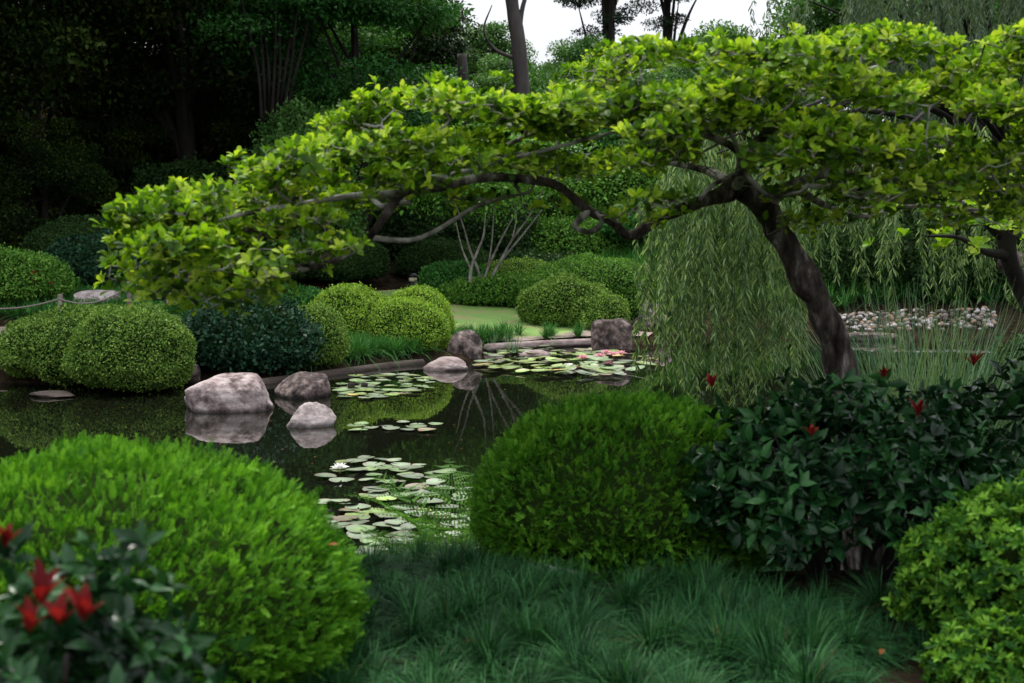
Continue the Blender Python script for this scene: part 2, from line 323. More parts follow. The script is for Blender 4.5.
def sheet(name, xs, ys, zf, mat, kind='structure', mask=None):
    X, Y = np.meshgrid(xs, ys, indexing='xy'); Z = zf(X, Y); g = Geo()
    ny, nx = X.shape; i, j = np.meshgrid(np.arange(ny - 1), np.arange(nx - 1), indexing='ij')
    if mask is not None:
        mk = mask(X, Y); keep = mk[i, j] & mk[i + 1, j] & mk[i, j + 1] & mk[i + 1, j + 1]; i, j = i[keep], j[keep]
    q = np.stack([i * nx + j, i * nx + j + 1, (i + 1) * nx + j + 1, (i + 1) * nx + j], -1).reshape(-1)
    g.add(np.stack([X, Y, Z], -1).reshape(-1, 3), q, np.full(len(q) // 4, 4))
    return tag(g.build(name, [mat]), kind=kind)
xs = np.concatenate([-np.geomspace(900, 26, 18), np.arange(-25, 25.01, .3), np.geomspace(26, 900, 18)])
ys = np.concatenate([-np.geomspace(900, 3, 14), np.arange(-2, 60, .3), np.geomspace(61, 1500, 30)])
sheet('ground', xs, ys, ground, M['soil'])
sheet('pond_water', np.array([-21, 21.]), np.array([9.5, 35.5]), lambda X, Y: 0 * X, M['water'])
def in_poly(poly):
    poly = np.array(poly)
    def f(x, y):
        ins = np.zeros(x.shape, bool)
        for i in range(len(poly)):
            a, b = poly[i], poly[(i + 1) % len(poly)]
            ins ^= ((a[1] > y) != (b[1] > y)) & (x < (b[0] - a[0]) * (y - a[1]) / (b[1] - a[1] + 1e-12) + a[0])
        return ins
    return f
LAWN = [(-1.6, 31), (-.7, 31.2), (.2, 31.7), (1.3, 32.4), (1.6, 33.3), (1.1, 36), (-.5, 40), (-3, 41), (-6, 38), (-9, 34.5), (-9, 31.5), (-5, 31.8), (-2.8, 33)]
sheet('lawn', np.arange(-10, 5, .12), np.arange(29, 44, .12), lambda X, Y: ground(X, Y) + .012, M['lawn'], mask=in_poly(LAWN))
PATH = [(-30, 28.4), (-10, 28.6), (-6.5, 29), (-6.5, 30.8), (-10, 30.6), (-30, 30.4)]
sheet('path', np.arange(-30, -6, .25), np.arange(28, 31.5, .2), lambda X, Y: ground(X, Y) + .016, M['path'], mask=in_poly(PATH))
def strip(name, front, back, mat, lift):
    a = smooth_path([(x, y, 0) for x, y in front], 12); b = smooth_path([(x, y, 0) for x, y in back], 12); n = min(len(a), len(b)); g = Geo(); m_ = 8
    rows = [a[:n] + (b[:n] - a[:n]) * t for t in np.linspace(0, 1, m_)]; V = np.concatenate(rows); V[:, 2] = ground(V[:, 0], V[:, 1]) + lift
    i_, j_ = np.meshgrid(np.arange(m_ - 1), np.arange(n - 1), indexing='ij')
    g.add(V, np.stack([i_ * n + j_, i_ * n + j_ + 1, (i_ + 1) * n + j_ + 1, (i_ + 1) * n + j_], -1).reshape(-1), np.full((m_ - 1) * (n - 1), 4)); return tag(g.build(name, [mat]), kind='structure')
strip('bare_bank', [(-.75, 30.75), (.2, 31.3), (1.1, 31.9), (2.0, 32.45), (3.1, 32.3)], [(-.72, 31.1), (.2, 31.75), (1.0, 32.35), (1.8, 33.4), (3.3, 33.2)], M['path'], .035)

# ------------------------------------------------------------------ clipped shrubs
def dome_points(n, rx, ry, h, seed, low=-.75, lump=.05, power=2.3, lscale=.9):
    """points and outward normals on a lumpy clipped dome standing on z=0"""
    r = np.random.default_rng(seed)
    d = unit(r.normal(size=(int(n * 1.7), 3))); d = d[d[:, 2] > low][:n]
    c = .36 * h; ax = np.stack([np.full(len(d), rx), np.full(len(d), ry), np.where(d[:, 2] > 0, h - c, c)], 1)
    k = (np.abs(d) ** power).sum(1) ** (-1 / power)
    p = d * k[:, None]
    nn = unit(np.sign(p) * np.abs(p) ** (power - 1) / ax)
    p = p * ax; f = wave(seed + 50, lscale * max(rx, .4), 3)
    p = p + nn * (f(p) * lump * min(rx, h))[:, None]
    p[:, 2] += c
    return p, nn
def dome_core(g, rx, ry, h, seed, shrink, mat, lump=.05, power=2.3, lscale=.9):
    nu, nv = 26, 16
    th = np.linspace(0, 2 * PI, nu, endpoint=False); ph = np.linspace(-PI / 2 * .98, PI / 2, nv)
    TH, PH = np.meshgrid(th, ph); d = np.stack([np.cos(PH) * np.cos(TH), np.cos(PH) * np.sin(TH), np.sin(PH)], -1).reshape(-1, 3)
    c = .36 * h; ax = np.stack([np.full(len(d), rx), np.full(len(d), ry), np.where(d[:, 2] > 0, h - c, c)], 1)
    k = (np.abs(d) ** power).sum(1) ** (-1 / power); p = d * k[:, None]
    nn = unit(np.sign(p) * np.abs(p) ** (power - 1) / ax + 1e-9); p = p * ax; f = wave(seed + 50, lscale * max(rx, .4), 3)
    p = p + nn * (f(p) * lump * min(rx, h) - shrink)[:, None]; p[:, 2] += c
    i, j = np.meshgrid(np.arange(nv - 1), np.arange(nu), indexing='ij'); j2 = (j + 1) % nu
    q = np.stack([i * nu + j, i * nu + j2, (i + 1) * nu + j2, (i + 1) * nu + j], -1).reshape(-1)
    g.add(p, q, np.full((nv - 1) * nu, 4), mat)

def clipped_shrub(name, label, x, y, rx, ry, h, mat, seed, leaf=.035, dens=1500, depth=.09, group=None, low=-.8, lump=.085, z=None, power=2.3, stray=.06, cat='shrub', rot=0, lscale=.9):
    area = 2 * PI * ((rx * ry + rx * h + ry * h) / 3) * 1.25
    n = int(area * dens * 1.55); p, nn = dome_points(n, rx, ry, h, seed, low, lump, power, lscale); r = np.random.default_rng(seed + 1); n = len(p)
    dep = r.random(n) ** 1.3 * depth - (r.random(n) < stray) * r.random(n) * depth * .8
    o = p - nn * dep[:, None]
    d = unit(nn * .55 + r.normal(size=(n, 3)) * .75 + np.array([0, 0, .25])); fn = unit(nn + r.normal(size=(n, 3)) * .55 + np.array([0, 0, .3]))
    g = Geo(); L = leaf * r.uniform(.7, 1.35, n)
    leaves(g, T_CARD, o, d, fn, L, L * .65, r.random(n), 0)
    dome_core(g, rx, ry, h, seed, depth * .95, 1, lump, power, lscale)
    o = g.build(name, [mat, M['inner']]); o.location = (x, y, gz(x, y) - .03 if z is None else z); o.rotation_euler.z = rot
    return tag(o, label, cat, group)

shr = clipped_shrub
G = 'clipped shrub mounds round the pond'
# left bank
shr('clipped_shrub', 'long olive green hedge mound at left edge of pond, left of the rounder mound', -7.3, 24.6, 1.6, 1.5, 1.2, M['azalea'], 11, group=G, leaf=.045, dens=1000, z=.05)
shr('clipped_shrub', 'round olive green clipped mound overhanging water just left of the big pale rock', -6.2, 23.1, 1.0, 1.1, 1.36, M['azalea'], 12, group=G, leaf=.042, dens=1500, z=.0)
shr('dark_shrub', 'dark glossy blue green shrub behind the big pale rock', -4.62, 25.0, 1.15, .95, 1.3, M['camellia'], 13, leaf=.085, dens=650, depth=.2, stray=.25, lump=.12, group=G, z=.1)
shr('clipped_shrub', 'small olive mound squeezed between dark shrub and lime mounds', -3.62, 25.9, .62, .65, 1.15, M['azalea'], 14, group=G, leaf=.04, z=.1)
shr('clipped_shrub', 'bright lime clipped mound, leftmost of the three lime mounds', -3.3, 29.2, 1.0, .95, 1.42, M['lime'], 15, group=G, leaf=.042, dens=1500, z=.02)
shr('clipped_shrub', 'bright lime clipped mound nearest the grey boulder, front one of the three lime mounds', -2.2, 28.9, .88, .85, 1.16, M['lime'], 16, group=G, leaf=.042, dens=1500, z=.05)
shr('clipped_shrub', 'bright lime clipped mound peeping over from behind the front lime mound', -2.0, 30.3, .75, .8, 1.22, M['lime'], 17, group=G, leaf=.042, z=.15)
# background left, behind the rope fence
shr('flowering_shrub', 'dark green clipped shrub with red flower tips at far left behind rope fence', -12.4, 33.5, 1.95, 1.5, 1.35, M['mid_green'], 18, group=G, leaf=.07, dens=700, depth=.14, stray=.2)
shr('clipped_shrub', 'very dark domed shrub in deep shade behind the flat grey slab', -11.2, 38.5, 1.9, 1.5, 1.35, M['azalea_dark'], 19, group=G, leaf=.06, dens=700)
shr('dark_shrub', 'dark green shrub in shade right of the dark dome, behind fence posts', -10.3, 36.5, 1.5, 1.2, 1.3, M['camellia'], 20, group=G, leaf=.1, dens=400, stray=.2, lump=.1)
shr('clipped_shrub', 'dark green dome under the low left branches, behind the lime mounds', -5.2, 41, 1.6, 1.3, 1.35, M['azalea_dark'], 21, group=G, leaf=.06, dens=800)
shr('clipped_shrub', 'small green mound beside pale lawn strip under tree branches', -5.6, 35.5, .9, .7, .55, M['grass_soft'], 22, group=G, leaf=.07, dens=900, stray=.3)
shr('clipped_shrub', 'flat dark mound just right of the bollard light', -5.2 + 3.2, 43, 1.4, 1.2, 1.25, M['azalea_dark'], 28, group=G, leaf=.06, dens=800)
# centre back
shr('clipped_shrub', 'soft bright green low mound left of white stems above the lawn', -1.62, 39.5, .95, 1.0, 1.0, M['grass_soft'], 23, group=G, leaf=.08, dens=900, stray=.3, lump=.08)
shr('clipped_shrub', 'wide mid green mound along the top edge of the lawn below white stems', -.25, 38.4, 1.75, 1.0, .8, M['mid_green'], 24, group=G, leaf=.08, dens=800, stray=.25, lump=.08, rot=-.1)
shr('clipped_shrub', 'olive green clipped mound beside block rock at end of lawn, lime top', 1.35, 34.6, 1.15, .95, 1.35, M['azalea'], 25, group=G, leaf=.05, dens=1200, lump=.09, z=.12)
shr('clipped_shrub', 'small green lobe shrub tucked against left side of block rock', 2.1, 33.9, .75, .65, .95, M['azalea'], 26, group=G, leaf=.05, dens=1300, lump=.1, z=.12)
shr('clipped_shrub', 'big mid green dome behind olive mound, sloping down to the block rock', 2.15, 37.3, 1.9, 1.5, 1.7, M['mid_green'], 27, group=G, leaf=.055, dens=1000, z=.2)
shr('clipped_shrub', 'low olive green mound left of the big mid green dome', .1, 40.6, 1.7, 1.2, 1.05, M['azalea'], 29, group=G, leaf=.055, dens=900)
# slope behind
for k, (x, y, rx, ry, h, m_, lab) in enumerate([
        (2.6, 46.5, 2.8, 1.6, 1.5, 'mid_green', 'sloping bright green mound high on the hillside behind white stems'),
        (5.2, 45.5, 2.4, 1.6, 1.3, 'grass_soft', 'feathery green mound on hillside above the shaded grass'),
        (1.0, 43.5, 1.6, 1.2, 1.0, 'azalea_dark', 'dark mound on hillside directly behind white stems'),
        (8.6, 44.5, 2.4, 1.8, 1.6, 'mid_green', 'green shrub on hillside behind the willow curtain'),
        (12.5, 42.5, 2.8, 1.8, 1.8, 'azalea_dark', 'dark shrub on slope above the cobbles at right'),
        (3.9, 50.5, 3.2, 2.2, 2.4, 'mid_green', 'tall green shrub at the crest of the hillside')]):
    shr('hillside_shrub', lab, x, y, rx, ry, h, M[m_], 60 + k, group='shrubs on the far hillside', leaf=.1, dens=350, depth=.2, stray=.3, lump=.14)
shr('hillside_shrub', 'pale green loose shrub below the multi stemmed tree, above dark wood', -6.0, 41.2, 1.55, 1.4, 4.9, M['far_green'], 70, group='shrubs on the far hillside', leaf=.12, dens=260, depth=.35, stray=.35, lump=.14)

shr('dark_shrub', 'dark brownish green shrub at right picture edge behind the reeds', 4.95, 12.6, .72, .8, 1.65, M['azalea_dark'], 71, leaf=.06, dens=1000, depth=.2, stray=.3, lump=.14)
# ------------------------------------------------------------------ rocks
def rock_mesh(name, sx, sy, sz, seed, mat, cuts=9, rough=.05, flat=2, sub=5):
    bm = bmesh.new(); bmesh.ops.create_icosphere(bm, subdivisions=sub, radius=1)
    v = np.array([a.co[:] for a in bm.verts]); v = v * ((np.abs(v) ** flat).sum(1) ** (-1 / flat))[:, None]; f = np.array([[l.vert.index for l in p.loops] for p in bm.faces]); bm.free()
    r = np.random.default_rng(seed)
    for _ in range(cuts):
        n = unit(r.normal(size=3)); dd = r.uniform(.6, .85); t = v @ n; over = np.maximum(t - dd, 0); v = v - (over * .8)[:, None] * n
    w1 = wave(seed, 1.3, 5); w2 = wave(seed + 1, .5, 4); v = v * (1 + rough * 1.3 * w1(v) - .045 * np.abs(w2(v)))[:, None]
    v = v / np.abs(v).max(0) * np.array([sx, sy, sz])
    g = Geo(); g.add(v, f.ravel(), np.full(len(f), 3)); return g.mesh(name, [mat])
def rock(label, px, py, Y, wpx, hpx, mat, seed, depth=.8, name='rock', group=None, sink=.35, rot=0, cuts=9, z=None, cat='rock', flat=2):
    s = Y / FPX; wx = wpx * s / 2; hh = hpx * s
    c = P(px, py, Y); zz = c[2] if z is None else z      # py = the foot
    tot = hh / (1 - sink)
    me = rock_mesh(name, wx, wx * depth, tot / 2, seed, mat, cuts, flat=flat)
    o = bpy.data.objects.new(name, me); col.objects.link(o); o.location = (c[0], Y + wx * depth * .5, zz + hh - tot / 2); o.rotation_euler.z = rot
    return tag(o, label, cat, group)
rock('big pale pinkish boulder standing in the water at left', 222, 414, 20.4, 100, 40, M['rock'], 36, sink=.3, cuts=3, flat=2.7)
rock('brown boulder behind and right of the big pale boulder', 303, 403, 22.0, 64, 31, M['rock_dark'], 32, sink=.35)
rock('small whitish boulder low in the water in front of the brown boulder', 310, 430, 18.7, 54, 27, M['rock_white'], 33, sink=.45, cuts=9)
rock('grey brown boulder on the bank beside front lime mound', 466, 362, 28.2, 40, 32, M['rock_dark'], 34, sink=.25)
rock('flat reddish slab rock at the waterline below lime mounds', 445, 372, 26.3, 46, 15, M['rock_flat'], 35, sink=.35, cuts=5)
rock('blocky mauve brown rock at the end of the lily bed', 612, 352, 30.2, 42, 34, M['rock_dark'], 46, sink=.2, depth=.9, cuts=4, flat=4.5)
rock('low flat rock lying among far lily pads', 535, 359, 29.0, 32, 9, M['rock_flat'], 37, sink=.4, cuts=5)
rock('small pale stone on bare bank below olive mound', 562, 340, 32.6, 13, 6, M['rock_white'], 39, cuts=4)
rock('dark low rock under the hedge mound at far left', 50, 397, 22.0, 50, 5, M['timber'], 40)
rock('dark rock edge showing between round mound and dark shrub', 188, 378, 24.0, 26, 16, M['rock_dark'], 41)
rock('orange brown rock at foot of hillside beside block rock', 648, 314, 36.0, 24, 14, M['rock_flat'], 42, cuts=6)
rock('squarish pinkish rock seen through left strands of the willow', 662, 327, 34.6, 26, 20, M['rock_flat'], 43, cuts=8)
rock('dark wet rock below the orange brown rock', 642, 330, 34.0, 26, 16, M['rock_dark'], 44)
rock('dark grey rock among the white cobbles', 882, 328, 34.5, 14, 13, M['rock_dark'], 45)
rock('long flat grey slab at the water edge below cobbles', 872, 341, 33.3, 66, 9, M['rock_dark'], 47, depth=.35, cuts=4)
rock('flat grey stone slab in the shade behind rope fence', 94, 291, 33.0, 40, 7, M['rock_white'], 48, depth=1.2, cuts=2, z=gz(-9.7, 33) + .25, sink=.5, flat=5)
rock('pale rock on the mound at right edge under small tree', 1014, 268, 14.5, 30, 18, M['rock_dark'], 49)
rock('brown boulder on hillside behind white stems', 556, 282, 44.5, 46, 22, M['rock_flat'], 50)

# cobbles on the right bank
pm = [rock_mesh('cobble_stone', 1, .8, .6, 80 + k, M['pebble%d' % (k % 4)], 5, sub=2) for k in range(8)]
k = 0; tries = 0; placed = []
while k < 270 and tries < 9000:
    tries += 1
    px = random.uniform(828, 996); Y = random.uniform(33.7, 37.2)
    x = (px - 512) / FPX * Y; rr = random.uniform(.045, .1)
    if 905 < px < 960 and random.random() < .45: continue
    if any((x - a) ** 2 + (Y - b) ** 2 < (rr + c) ** 2 * .55 for a, b, c in placed): continue
    placed.append((x, Y, rr)); ci = random.randrange(8); o = bpy.data.objects.new('cobble_stone', pm[ci]); col.objects.link(o)
    o.location = (x, Y, max(gz(x, Y), .02) + rr * .35 + .05); o.scale = (rr, rr, rr); o.rotation_euler = (random.uniform(-.4, .4), random.uniform(-.4, .4), random.uniform(0, 6.28))
    tag(o, ('creamy', 'orange tan', 'dark grey', 'whitish')[ci % 4] + ' small rounded stone among the cobbles on far right bank', 'cobble', 'cobbles on the far right bank'); k += 1

# timber edging along the bank, mooring stumps
def edging(name, label, pts, zt, rad, mat):
    g = Geo(); pts = smooth_path([(x, y, zt, rad) for x, y in pts], 8); tube(g, pts[:, :3], pts[:, 3], 8, noise=wave(5, .5, 3) if False else None)
    return tag(g.build(name, [mat]), label, 'edging')
edging('bank_edging', 'dark curved timber edging below the lime mounds at waterline', [(-4.4, 23.7), (-3.75, 24.7), (-3.05, 25.85), (-2.25, 27.1), (-1.75, 27.6)], .0, .1, M['timber'])
edging('bank_edging', 'pale stone edging along front of bare bank beyond the lilies', [(-.55, 30.4), (.2, 31.05), (1.1, 31.6), (1.9, 32.0)], .07, .10, M['rock_flat'])
for px, lab in ((351, 'dark wooden stump in lily bed, left of two'), (364, 'dark wooden stump in lily bed, right of two')):
    p = P(px, 388, 23.2); g = Geo(); tube(g, [(0, 0, -.4), (0, 0, .0), (.01, 0, .1)], [.065, .06, .055], 10)
    o = g.build('wooden_stump', [M['bark_dark']]); o.location = (p[0], 23.2, 0); tag(o, lab, 'stump', 'stumps among the lily pads')

# rope fence and bollard
rf = tag(empty('rope_fence', (-9.5, 31.4, gz(-9.5, 31.4))), 'low post and rope fence behind the left hedge mounds', 'rope fence')
fz = rf.location
fp = [(-12.6, 31.2, .9), (-9.73, 30.6, .9), (-8.4, 31.2, 1.05), (-6.6, 32.2, 1.0)]
tops = []
for (x, y, _) in fp:
    z0 = gz(x, y); g = Geo(); zt = P(0, 281 if abs(x + 8.4) < .1 else 294, y)[2]
    tube(g, [(x - fz[0], y - fz[1], z0 - .2 - fz[2]), (x - fz[0], y - fz[1], zt - .02 - fz[2]), (x - fz[0], y - fz[1], zt - fz[2])], [.055, .055, .045], 10); g.build('post', [M['post']], rf)
    tops.append(np.array([x, y, zt - .1]))
for a, b in zip(tops[:-1], tops[1:]):
    g = Geo(); t = np.linspace(0, 1, 14); pts = a + (b - a) * t[:, None]; pts[:, 2] -= .22 * 4 * t * (1 - t); pts -= np.array(fz[:]) ; pts[:, 1] -= .05
    tube(g, pts, .018, 6); g.build('rope', [M['rope']], rf)
bp_ = P(413, 292, 41); zb = gz(bp_[0], 41)
bo = tag(empty('bollard_light', (bp_[0], 41, zb)), 'black garden bollard light with cream lens in shade', 'bollard light')
zt = P(413, 273, 41)[2] - zb
g = Geo(); tube(g, [(0, 0, -.1), (0, 0, zt - .24)], .14, 16); g.build('post', [M['black_metal']], bo)
g = Geo(); tube(g, [(0, 0, zt - .24), (0, 0, zt - .12)], .12, 16); g.build('lens', [M['lamp_lens']], bo)
g = Geo(); tube(g, [(0, 0, zt - .12), (0, 0, zt - .06), (0, 0, zt)], [.15, .14, .06], 16); g.build('cap', [M['black_metal']], bo)

# ------------------------------------------------------------------ lily pads and flowers
def pad_mesh(mat, seed):
    r = np.random.default_rng(seed); n = 18; a = np.linspace(.13, 2 * PI - .13, n)
    rad = 1 + .04 * np.sin(a * 3 + seed) + .03 * r.normal(size=n); curl = np.clip(r.normal(size=1)[0] * .04, -.02, .09)
    v = [(0.08, 0, .0)]
    for f, zz in ((.5, .0), (.85, .012), (1, .03 + curl * .6)):
        ph = r.uniform(0, 6)
        for k_ in range(n):
            v.append((rad[k_] * f * math.cos(a[k_]), rad[k_] * f * math.sin(a[k_]), zz + (.035 * math.sin(a[k_] * 2 + ph) if f > .9 else 0)))
    lp = []; tt = []
    for k_ in range(n - 1): lp += [0, 1 + k_, 2 + k_]; tt.append(3)
    for s in range(2):
        for k_ in range(n - 1):
            A = 1 + s * n + k_; lp += [A, A + n, A + n + 1, A + 1]; tt.append(4)
    g = Geo(); g.add(v, lp, tt); return g.mesh('lily_pad', [mat])
pads = {m_: [pad_mesh(M[m_], s + 7 * i) for s in range(4)] for i, m_ in enumerate(['pad_green', 'pad_grey', 'pad_lime', 'pad_red', 'pad_yellow'])}
def lily_cluster(n, gen, rr, label, group, weights, raise_=.0, sep=.62):
    got = []; t = 0
    while len(got) < n and t < 40000:
        t += 1; x, y = gen(); r0 = random.uniform(*rr)
        if pond_sd(np.array([x]), np.array([y]))[0] > -.1: continue
        if any((x - a) ** 2 + (y - b) ** 2 < ((r0 + c) * sep) ** 2 for a, b, c in got): continue
        got.append((x, y, r0)); m_ = random.choices(['pad_green', 'pad_grey', 'pad_lime', 'pad_red', 'pad_yellow'], weights)[0]; tint = {'pad_green': 'mid green', 'pad_grey': 'greyish green', 'pad_lime': 'lime green', 'pad_red': 'reddish', 'pad_yellow': 'yellow'}[m_]
        o = bpy.data.objects.new('lily_pad', random.choice(pads[m_])); col.objects.link(o)
        o.location = (x, y, .012 + len(got) % 9 * .003 + (random.random() * raise_)); o.scale = (r0, r0, r0 * 1.0)
        o.rotation_euler = (random.gauss(0, .03 + raise_), random.gauss(0, .03 + raise_), random.uniform(0, 6.28)); tag(o, tint + ' ' + label, 'lily pad', group)
    return got
def img_gen(poly, y0, y1):
    f = in_poly(poly)
    def g_():
        while True:
            px = random.uniform(min(p[0] for p in poly), max(p[0] for p in poly)); Y = random.uniform(y0, y1); py = HORIZON + CAM_Z * FPX / Y
            if f(np.array([px]), np.array([py]))[0]: return (px - 512) / FPX * Y, Y
    return g_
near_g = img_gen([(312, 478), (330, 464), (380, 460), (425, 466), (455, 480), (480, 500), (480, 560), (380, 575), (362, 560), (350, 540), (300, 520), (318, 500), (360, 505), (370, 492), (350, 488)], 10.6, 16.5)
lily_cluster(112, near_g, (.08, .14), 'round lily pad floating in the nearest bed beside left bush', 'lily pads in the near bed', [5, 8, 1, .5, .3], .02, sep=.42)
left_g = img_gen([(334, 385), (350, 377), (395, 374), (432, 380), (436, 388), (415, 395), (375, 400), (335, 399)], 21.5, 26)
lily_cluster(62, left_g, (.09, .16), 'small lily pad in the bed below the lime mounds', 'lily pads below the lime mounds', [6, 3, 2, .3, .2], sep=.55)
strip_g = img_gen([(340, 428), (380, 421), (436, 424), (436, 434), (385, 435), (345, 434)], 17.5, 19.5)
lily_cluster(12, strip_g, (.09, .15), 'scattered lily pad on open dark water right of the whitish boulder', 'scattered lily pads on open water', [3, 5, 0, 1, 0], sep=.9)
far_g = img_gen([(476, 368), (480, 356), (520, 350), (590, 350), (645, 358), (652, 366), (630, 376), (585, 379), (520, 375), (485, 373)], 24.5, 31)
lily_cluster(150, far_g, (.13, .2), 'lily pad in the far bed before the blocky rock', 'lily pads in the far bed', [4, 2, 7, .4, .5], .06, sep=.27)
g = Geo(); rd = np.random.default_rng(4); dx, dy = rd.uniform(-9, 4, 400), rd.uniform(11, 30, 400); kk = pond_sd(dx, dy) < -.2; dx, dy = dx[kk], dy[kk]; n = len(dx)
leaves(g, T_OVAL, np.stack([dx, dy, np.full(n, .004)], 1), rd.normal(size=(n, 3)) * np.array([1, 1, 0]), np.tile(np.array([0, 0, 1.]), (n, 1)), rd.uniform(.012, .04, n), rd.uniform(.008, .02, n))
tag(g.build('pond_debris', [M['dead_leaf']]), 'tiny fallen bits floating on the pond', 'debris', kind='stuff')
def water_lily(label, x, y, s, mat):
    e = tag(empty('water_lily', (x, y, .06)), label, 'water lily', 'water lily flowers on the pond')
    for ring, (n, el, L) in enumerate(((8, .35, 1.0), (7, .8, .85), (5, 1.15, .65))):
        a = np.arange(n) / n * 2 * PI + ring * .4; d = np.stack([np.cos(a) * math.cos(el), np.sin(a) * math.cos(el), np.full(n, math.sin(el))], 1)
        nn = np.stack([-np.cos(a) * math.sin(el), -np.sin(a) * math.sin(el), np.full(n, math.cos(el))], 1)
        if ring == 0: g = Geo()
        leaves(g, T_OVAL, d * .01, d, nn, s * L, s * .45 * L, RNG.random(n))
    g.build('petals', [mat], e)
    g = Geo(); tube(g, [(0, 0, -.05), (0, 0, s * .35)], s * .12, 8); g.build('stamens', [M['pad_yellow']], e)
for k, (px, py, Y, lab) in enumerate([(600, 361, 28.4, 'pink water lily by blocky rock, leftmost of four pink blooms'), (606, 357, 29.2, 'pink water lily by blocky rock, second pink bloom from the left, set higher'),
                                 (613, 359, 28.8, 'pink water lily by blocky rock, third pink bloom from the left'), (621, 357, 29.0, 'pink water lily by blocky rock, rightmost of four pink blooms'),
                                 (583, 363, 28.0, 'pink water lily in the middle of the far bed, apart from the four')]):
    p = P(px, py, Y); water_lily(lab, p[0], Y, .13, M['petal_pink'])
    bpy.context.scene.collection.objects[-1]
p = P(340, 474, 15.0); water_lily('white water lily at upper left of the nearest pad bed', p[0], 15.0, .1, M['petal_white'])
for px, py, Y, lab in ((654, 362, 27.6, 'upright yellow lily leaf at right end of the far bed'), (657, 358, 28.2, 'small yellowing lily leaf rising beyond the far bed tip')):
    g = Geo(); r = np.random.default_rng(int(px)); n = 5; a = r.uniform(0, 6.28, n)
    leaves(g, T_OVAL, np.zeros((n, 3)), np.stack([np.cos(a), np.sin(a), np.full(n, 1.)], 1), np.stack([-np.cos(a), -np.sin(a), np.full(n, .6)], 1), .16, .12)
    o = g.build('yellow_lily_leaf', [M['pad_yellow']]); q = P(px, py, Y); o.location = (q[0], Y, .02); tag(o, lab, 'lily leaf')

# ------------------------------------------------------------------ grasses (ground cover) and reeds
def blades(g, base, n, L, W, lean, rng, mat=0, up=1.0, segs=3, comb=None):
    """n arching blades from each base point"""
    B = np.repeat(base, n, axis=0); N = len(B); a = rng.uniform(0, 2 * PI, N) if comb is None else np.repeat(rng.normal(-1.2, 1.3, len(base)), n) + rng.normal(size=N) * comb; le = np.abs(rng.normal(0, lean, N)) + .12
    ln = L * rng.uniform(.55, 1.25, N) if np.isscalar(L) else np.repeat(L, n) * rng.uniform(.55, 1.25, N)
    hd = np.stack([np.cos(a), np.sin(a), np.zeros(N)], 1); side = np.stack([-np.sin(a), np.cos(a), np.zeros(N)], 1)
    B = B + hd * rng.uniform(0, .03, N)[:, None]
    ts = np.linspace(0, 1, segs + 1); V = []
    for t in ts:
        out = le * t + .55 * le * t ** 2; z = up * t - (.45 + le * .5) * le * t ** 2.2
        c = B + hd * (out * ln)[:, None] + np.array([0, 0, 1.]) * (z * ln)[:, None]
        w_ = W * (1 - t ** 2 * .92) / 2
        V.append(c - side * w_); V.append(c + side * w_)
    V = np.stack(V, 1); m_ = 2 * (segs + 1)
    lp = np.concatenate([[2 * s, 2 * s + 1, 2 * s + 3, 2 * s + 2] for s in range(segs)])
    loops = (lp[None, :] + (np.arange(N) * m_)[:, None]).ravel()
    g.add(V.reshape(-1, 3), loops, np.full(N * segs, 4), mat, np.repeat(rng.random(N), segs))
def tufts(n, xr, yr, rng, ok=None):
    x = rng.uniform(*xr, n); y = rng.uniform(*yr, n)
    if ok is not None: k_ = ok(x, y); x, y = x[k_], y[k_]
    return np.stack([x, y, ground(x, y)], 1)
rg = np.random.default_rng(5)
g = Geo()
tw = wave(9, 1.3, 2)
def mondo_ok(x, y): return (((x - .58) / .7) ** 2 + ((y - 7.15) / .72) ** 2 > 1) & (((x - 1.6) / .75) ** 2 + ((y - 6.9) / .75) ** 2 > 1) & (x < .62 * y - 1.7) & (x > -.16 * y - .7) & (pond_sd(x, y) > .25)
b = tufts(300, (-2.4, 4.2), (3.2, 7.3), rg, mondo_ok); b[:, 2] += .01
blades(g, b, 300, .21, .0042, .8, rg, segs=4, comb=1.5)
blades(g, b, 3, .16, .004, 1.1, rg, mat=1)
b = tufts(1300, (-2.4, 4.2), (3.2, 9.0), rg, mondo_ok)
hh = .15 + .05 * tw(b * np.array([1, 1, 0])); b[:, 2] += np.clip(tw(b * np.array([1, 1, 0]) + 3), 0, 1) * .08 - .02; hh = hh * np.where(b[:, 1] > 7.3, .7, 1)
blades(g, b, 95, hh, .0042, .75, rg, comb=1.8)
tag(g.build('mondo_grass', [M['mondo'], M['dead_leaf']]), 'dark blue green mondo grass tufts covering the near bank', 'ground cover', kind='stuff')
g = Geo()   # soft skirts at the lime mounds and along the shore
for (x0, x1, y0, y1, n) in ((-4.0, -1.7, 26.2, 28.6, 190), (-1.25, .1, 29.4, 31.4, 90), (-4.6, -3.4, 25.2, 27, 60), (-.5, 2.0, 31.2, 32.4, 26)):
    b = tufts(n, (x0, x1), (y0, y1), rg, lambda x, y: pond_sd(x, y) > .15); b[:, 2] += .02; blades(g, b, 60, .38, .016, .5, rg)
tag(g.build('bank_grass', [M['grass_soft']]), 'soft green grass skirting the lime mounds and boulder', 'ground cover', kind='stuff')
g = Geo()   # strappy shaded grass on the hillside
b = tufts(900, (2.5, 14), (38, 46), rg); blades(g, b, 40, .75, .035, .5, rg)
b = tufts(500, (-14, -6), (31.5, 36), rg); blades(g, b, 40, .35, .03, .5, rg)
tag(g.build('shade_grass', [M['grass_soft']]), 'long strappy grass on the shaded hillside', 'ground cover', kind='stuff')
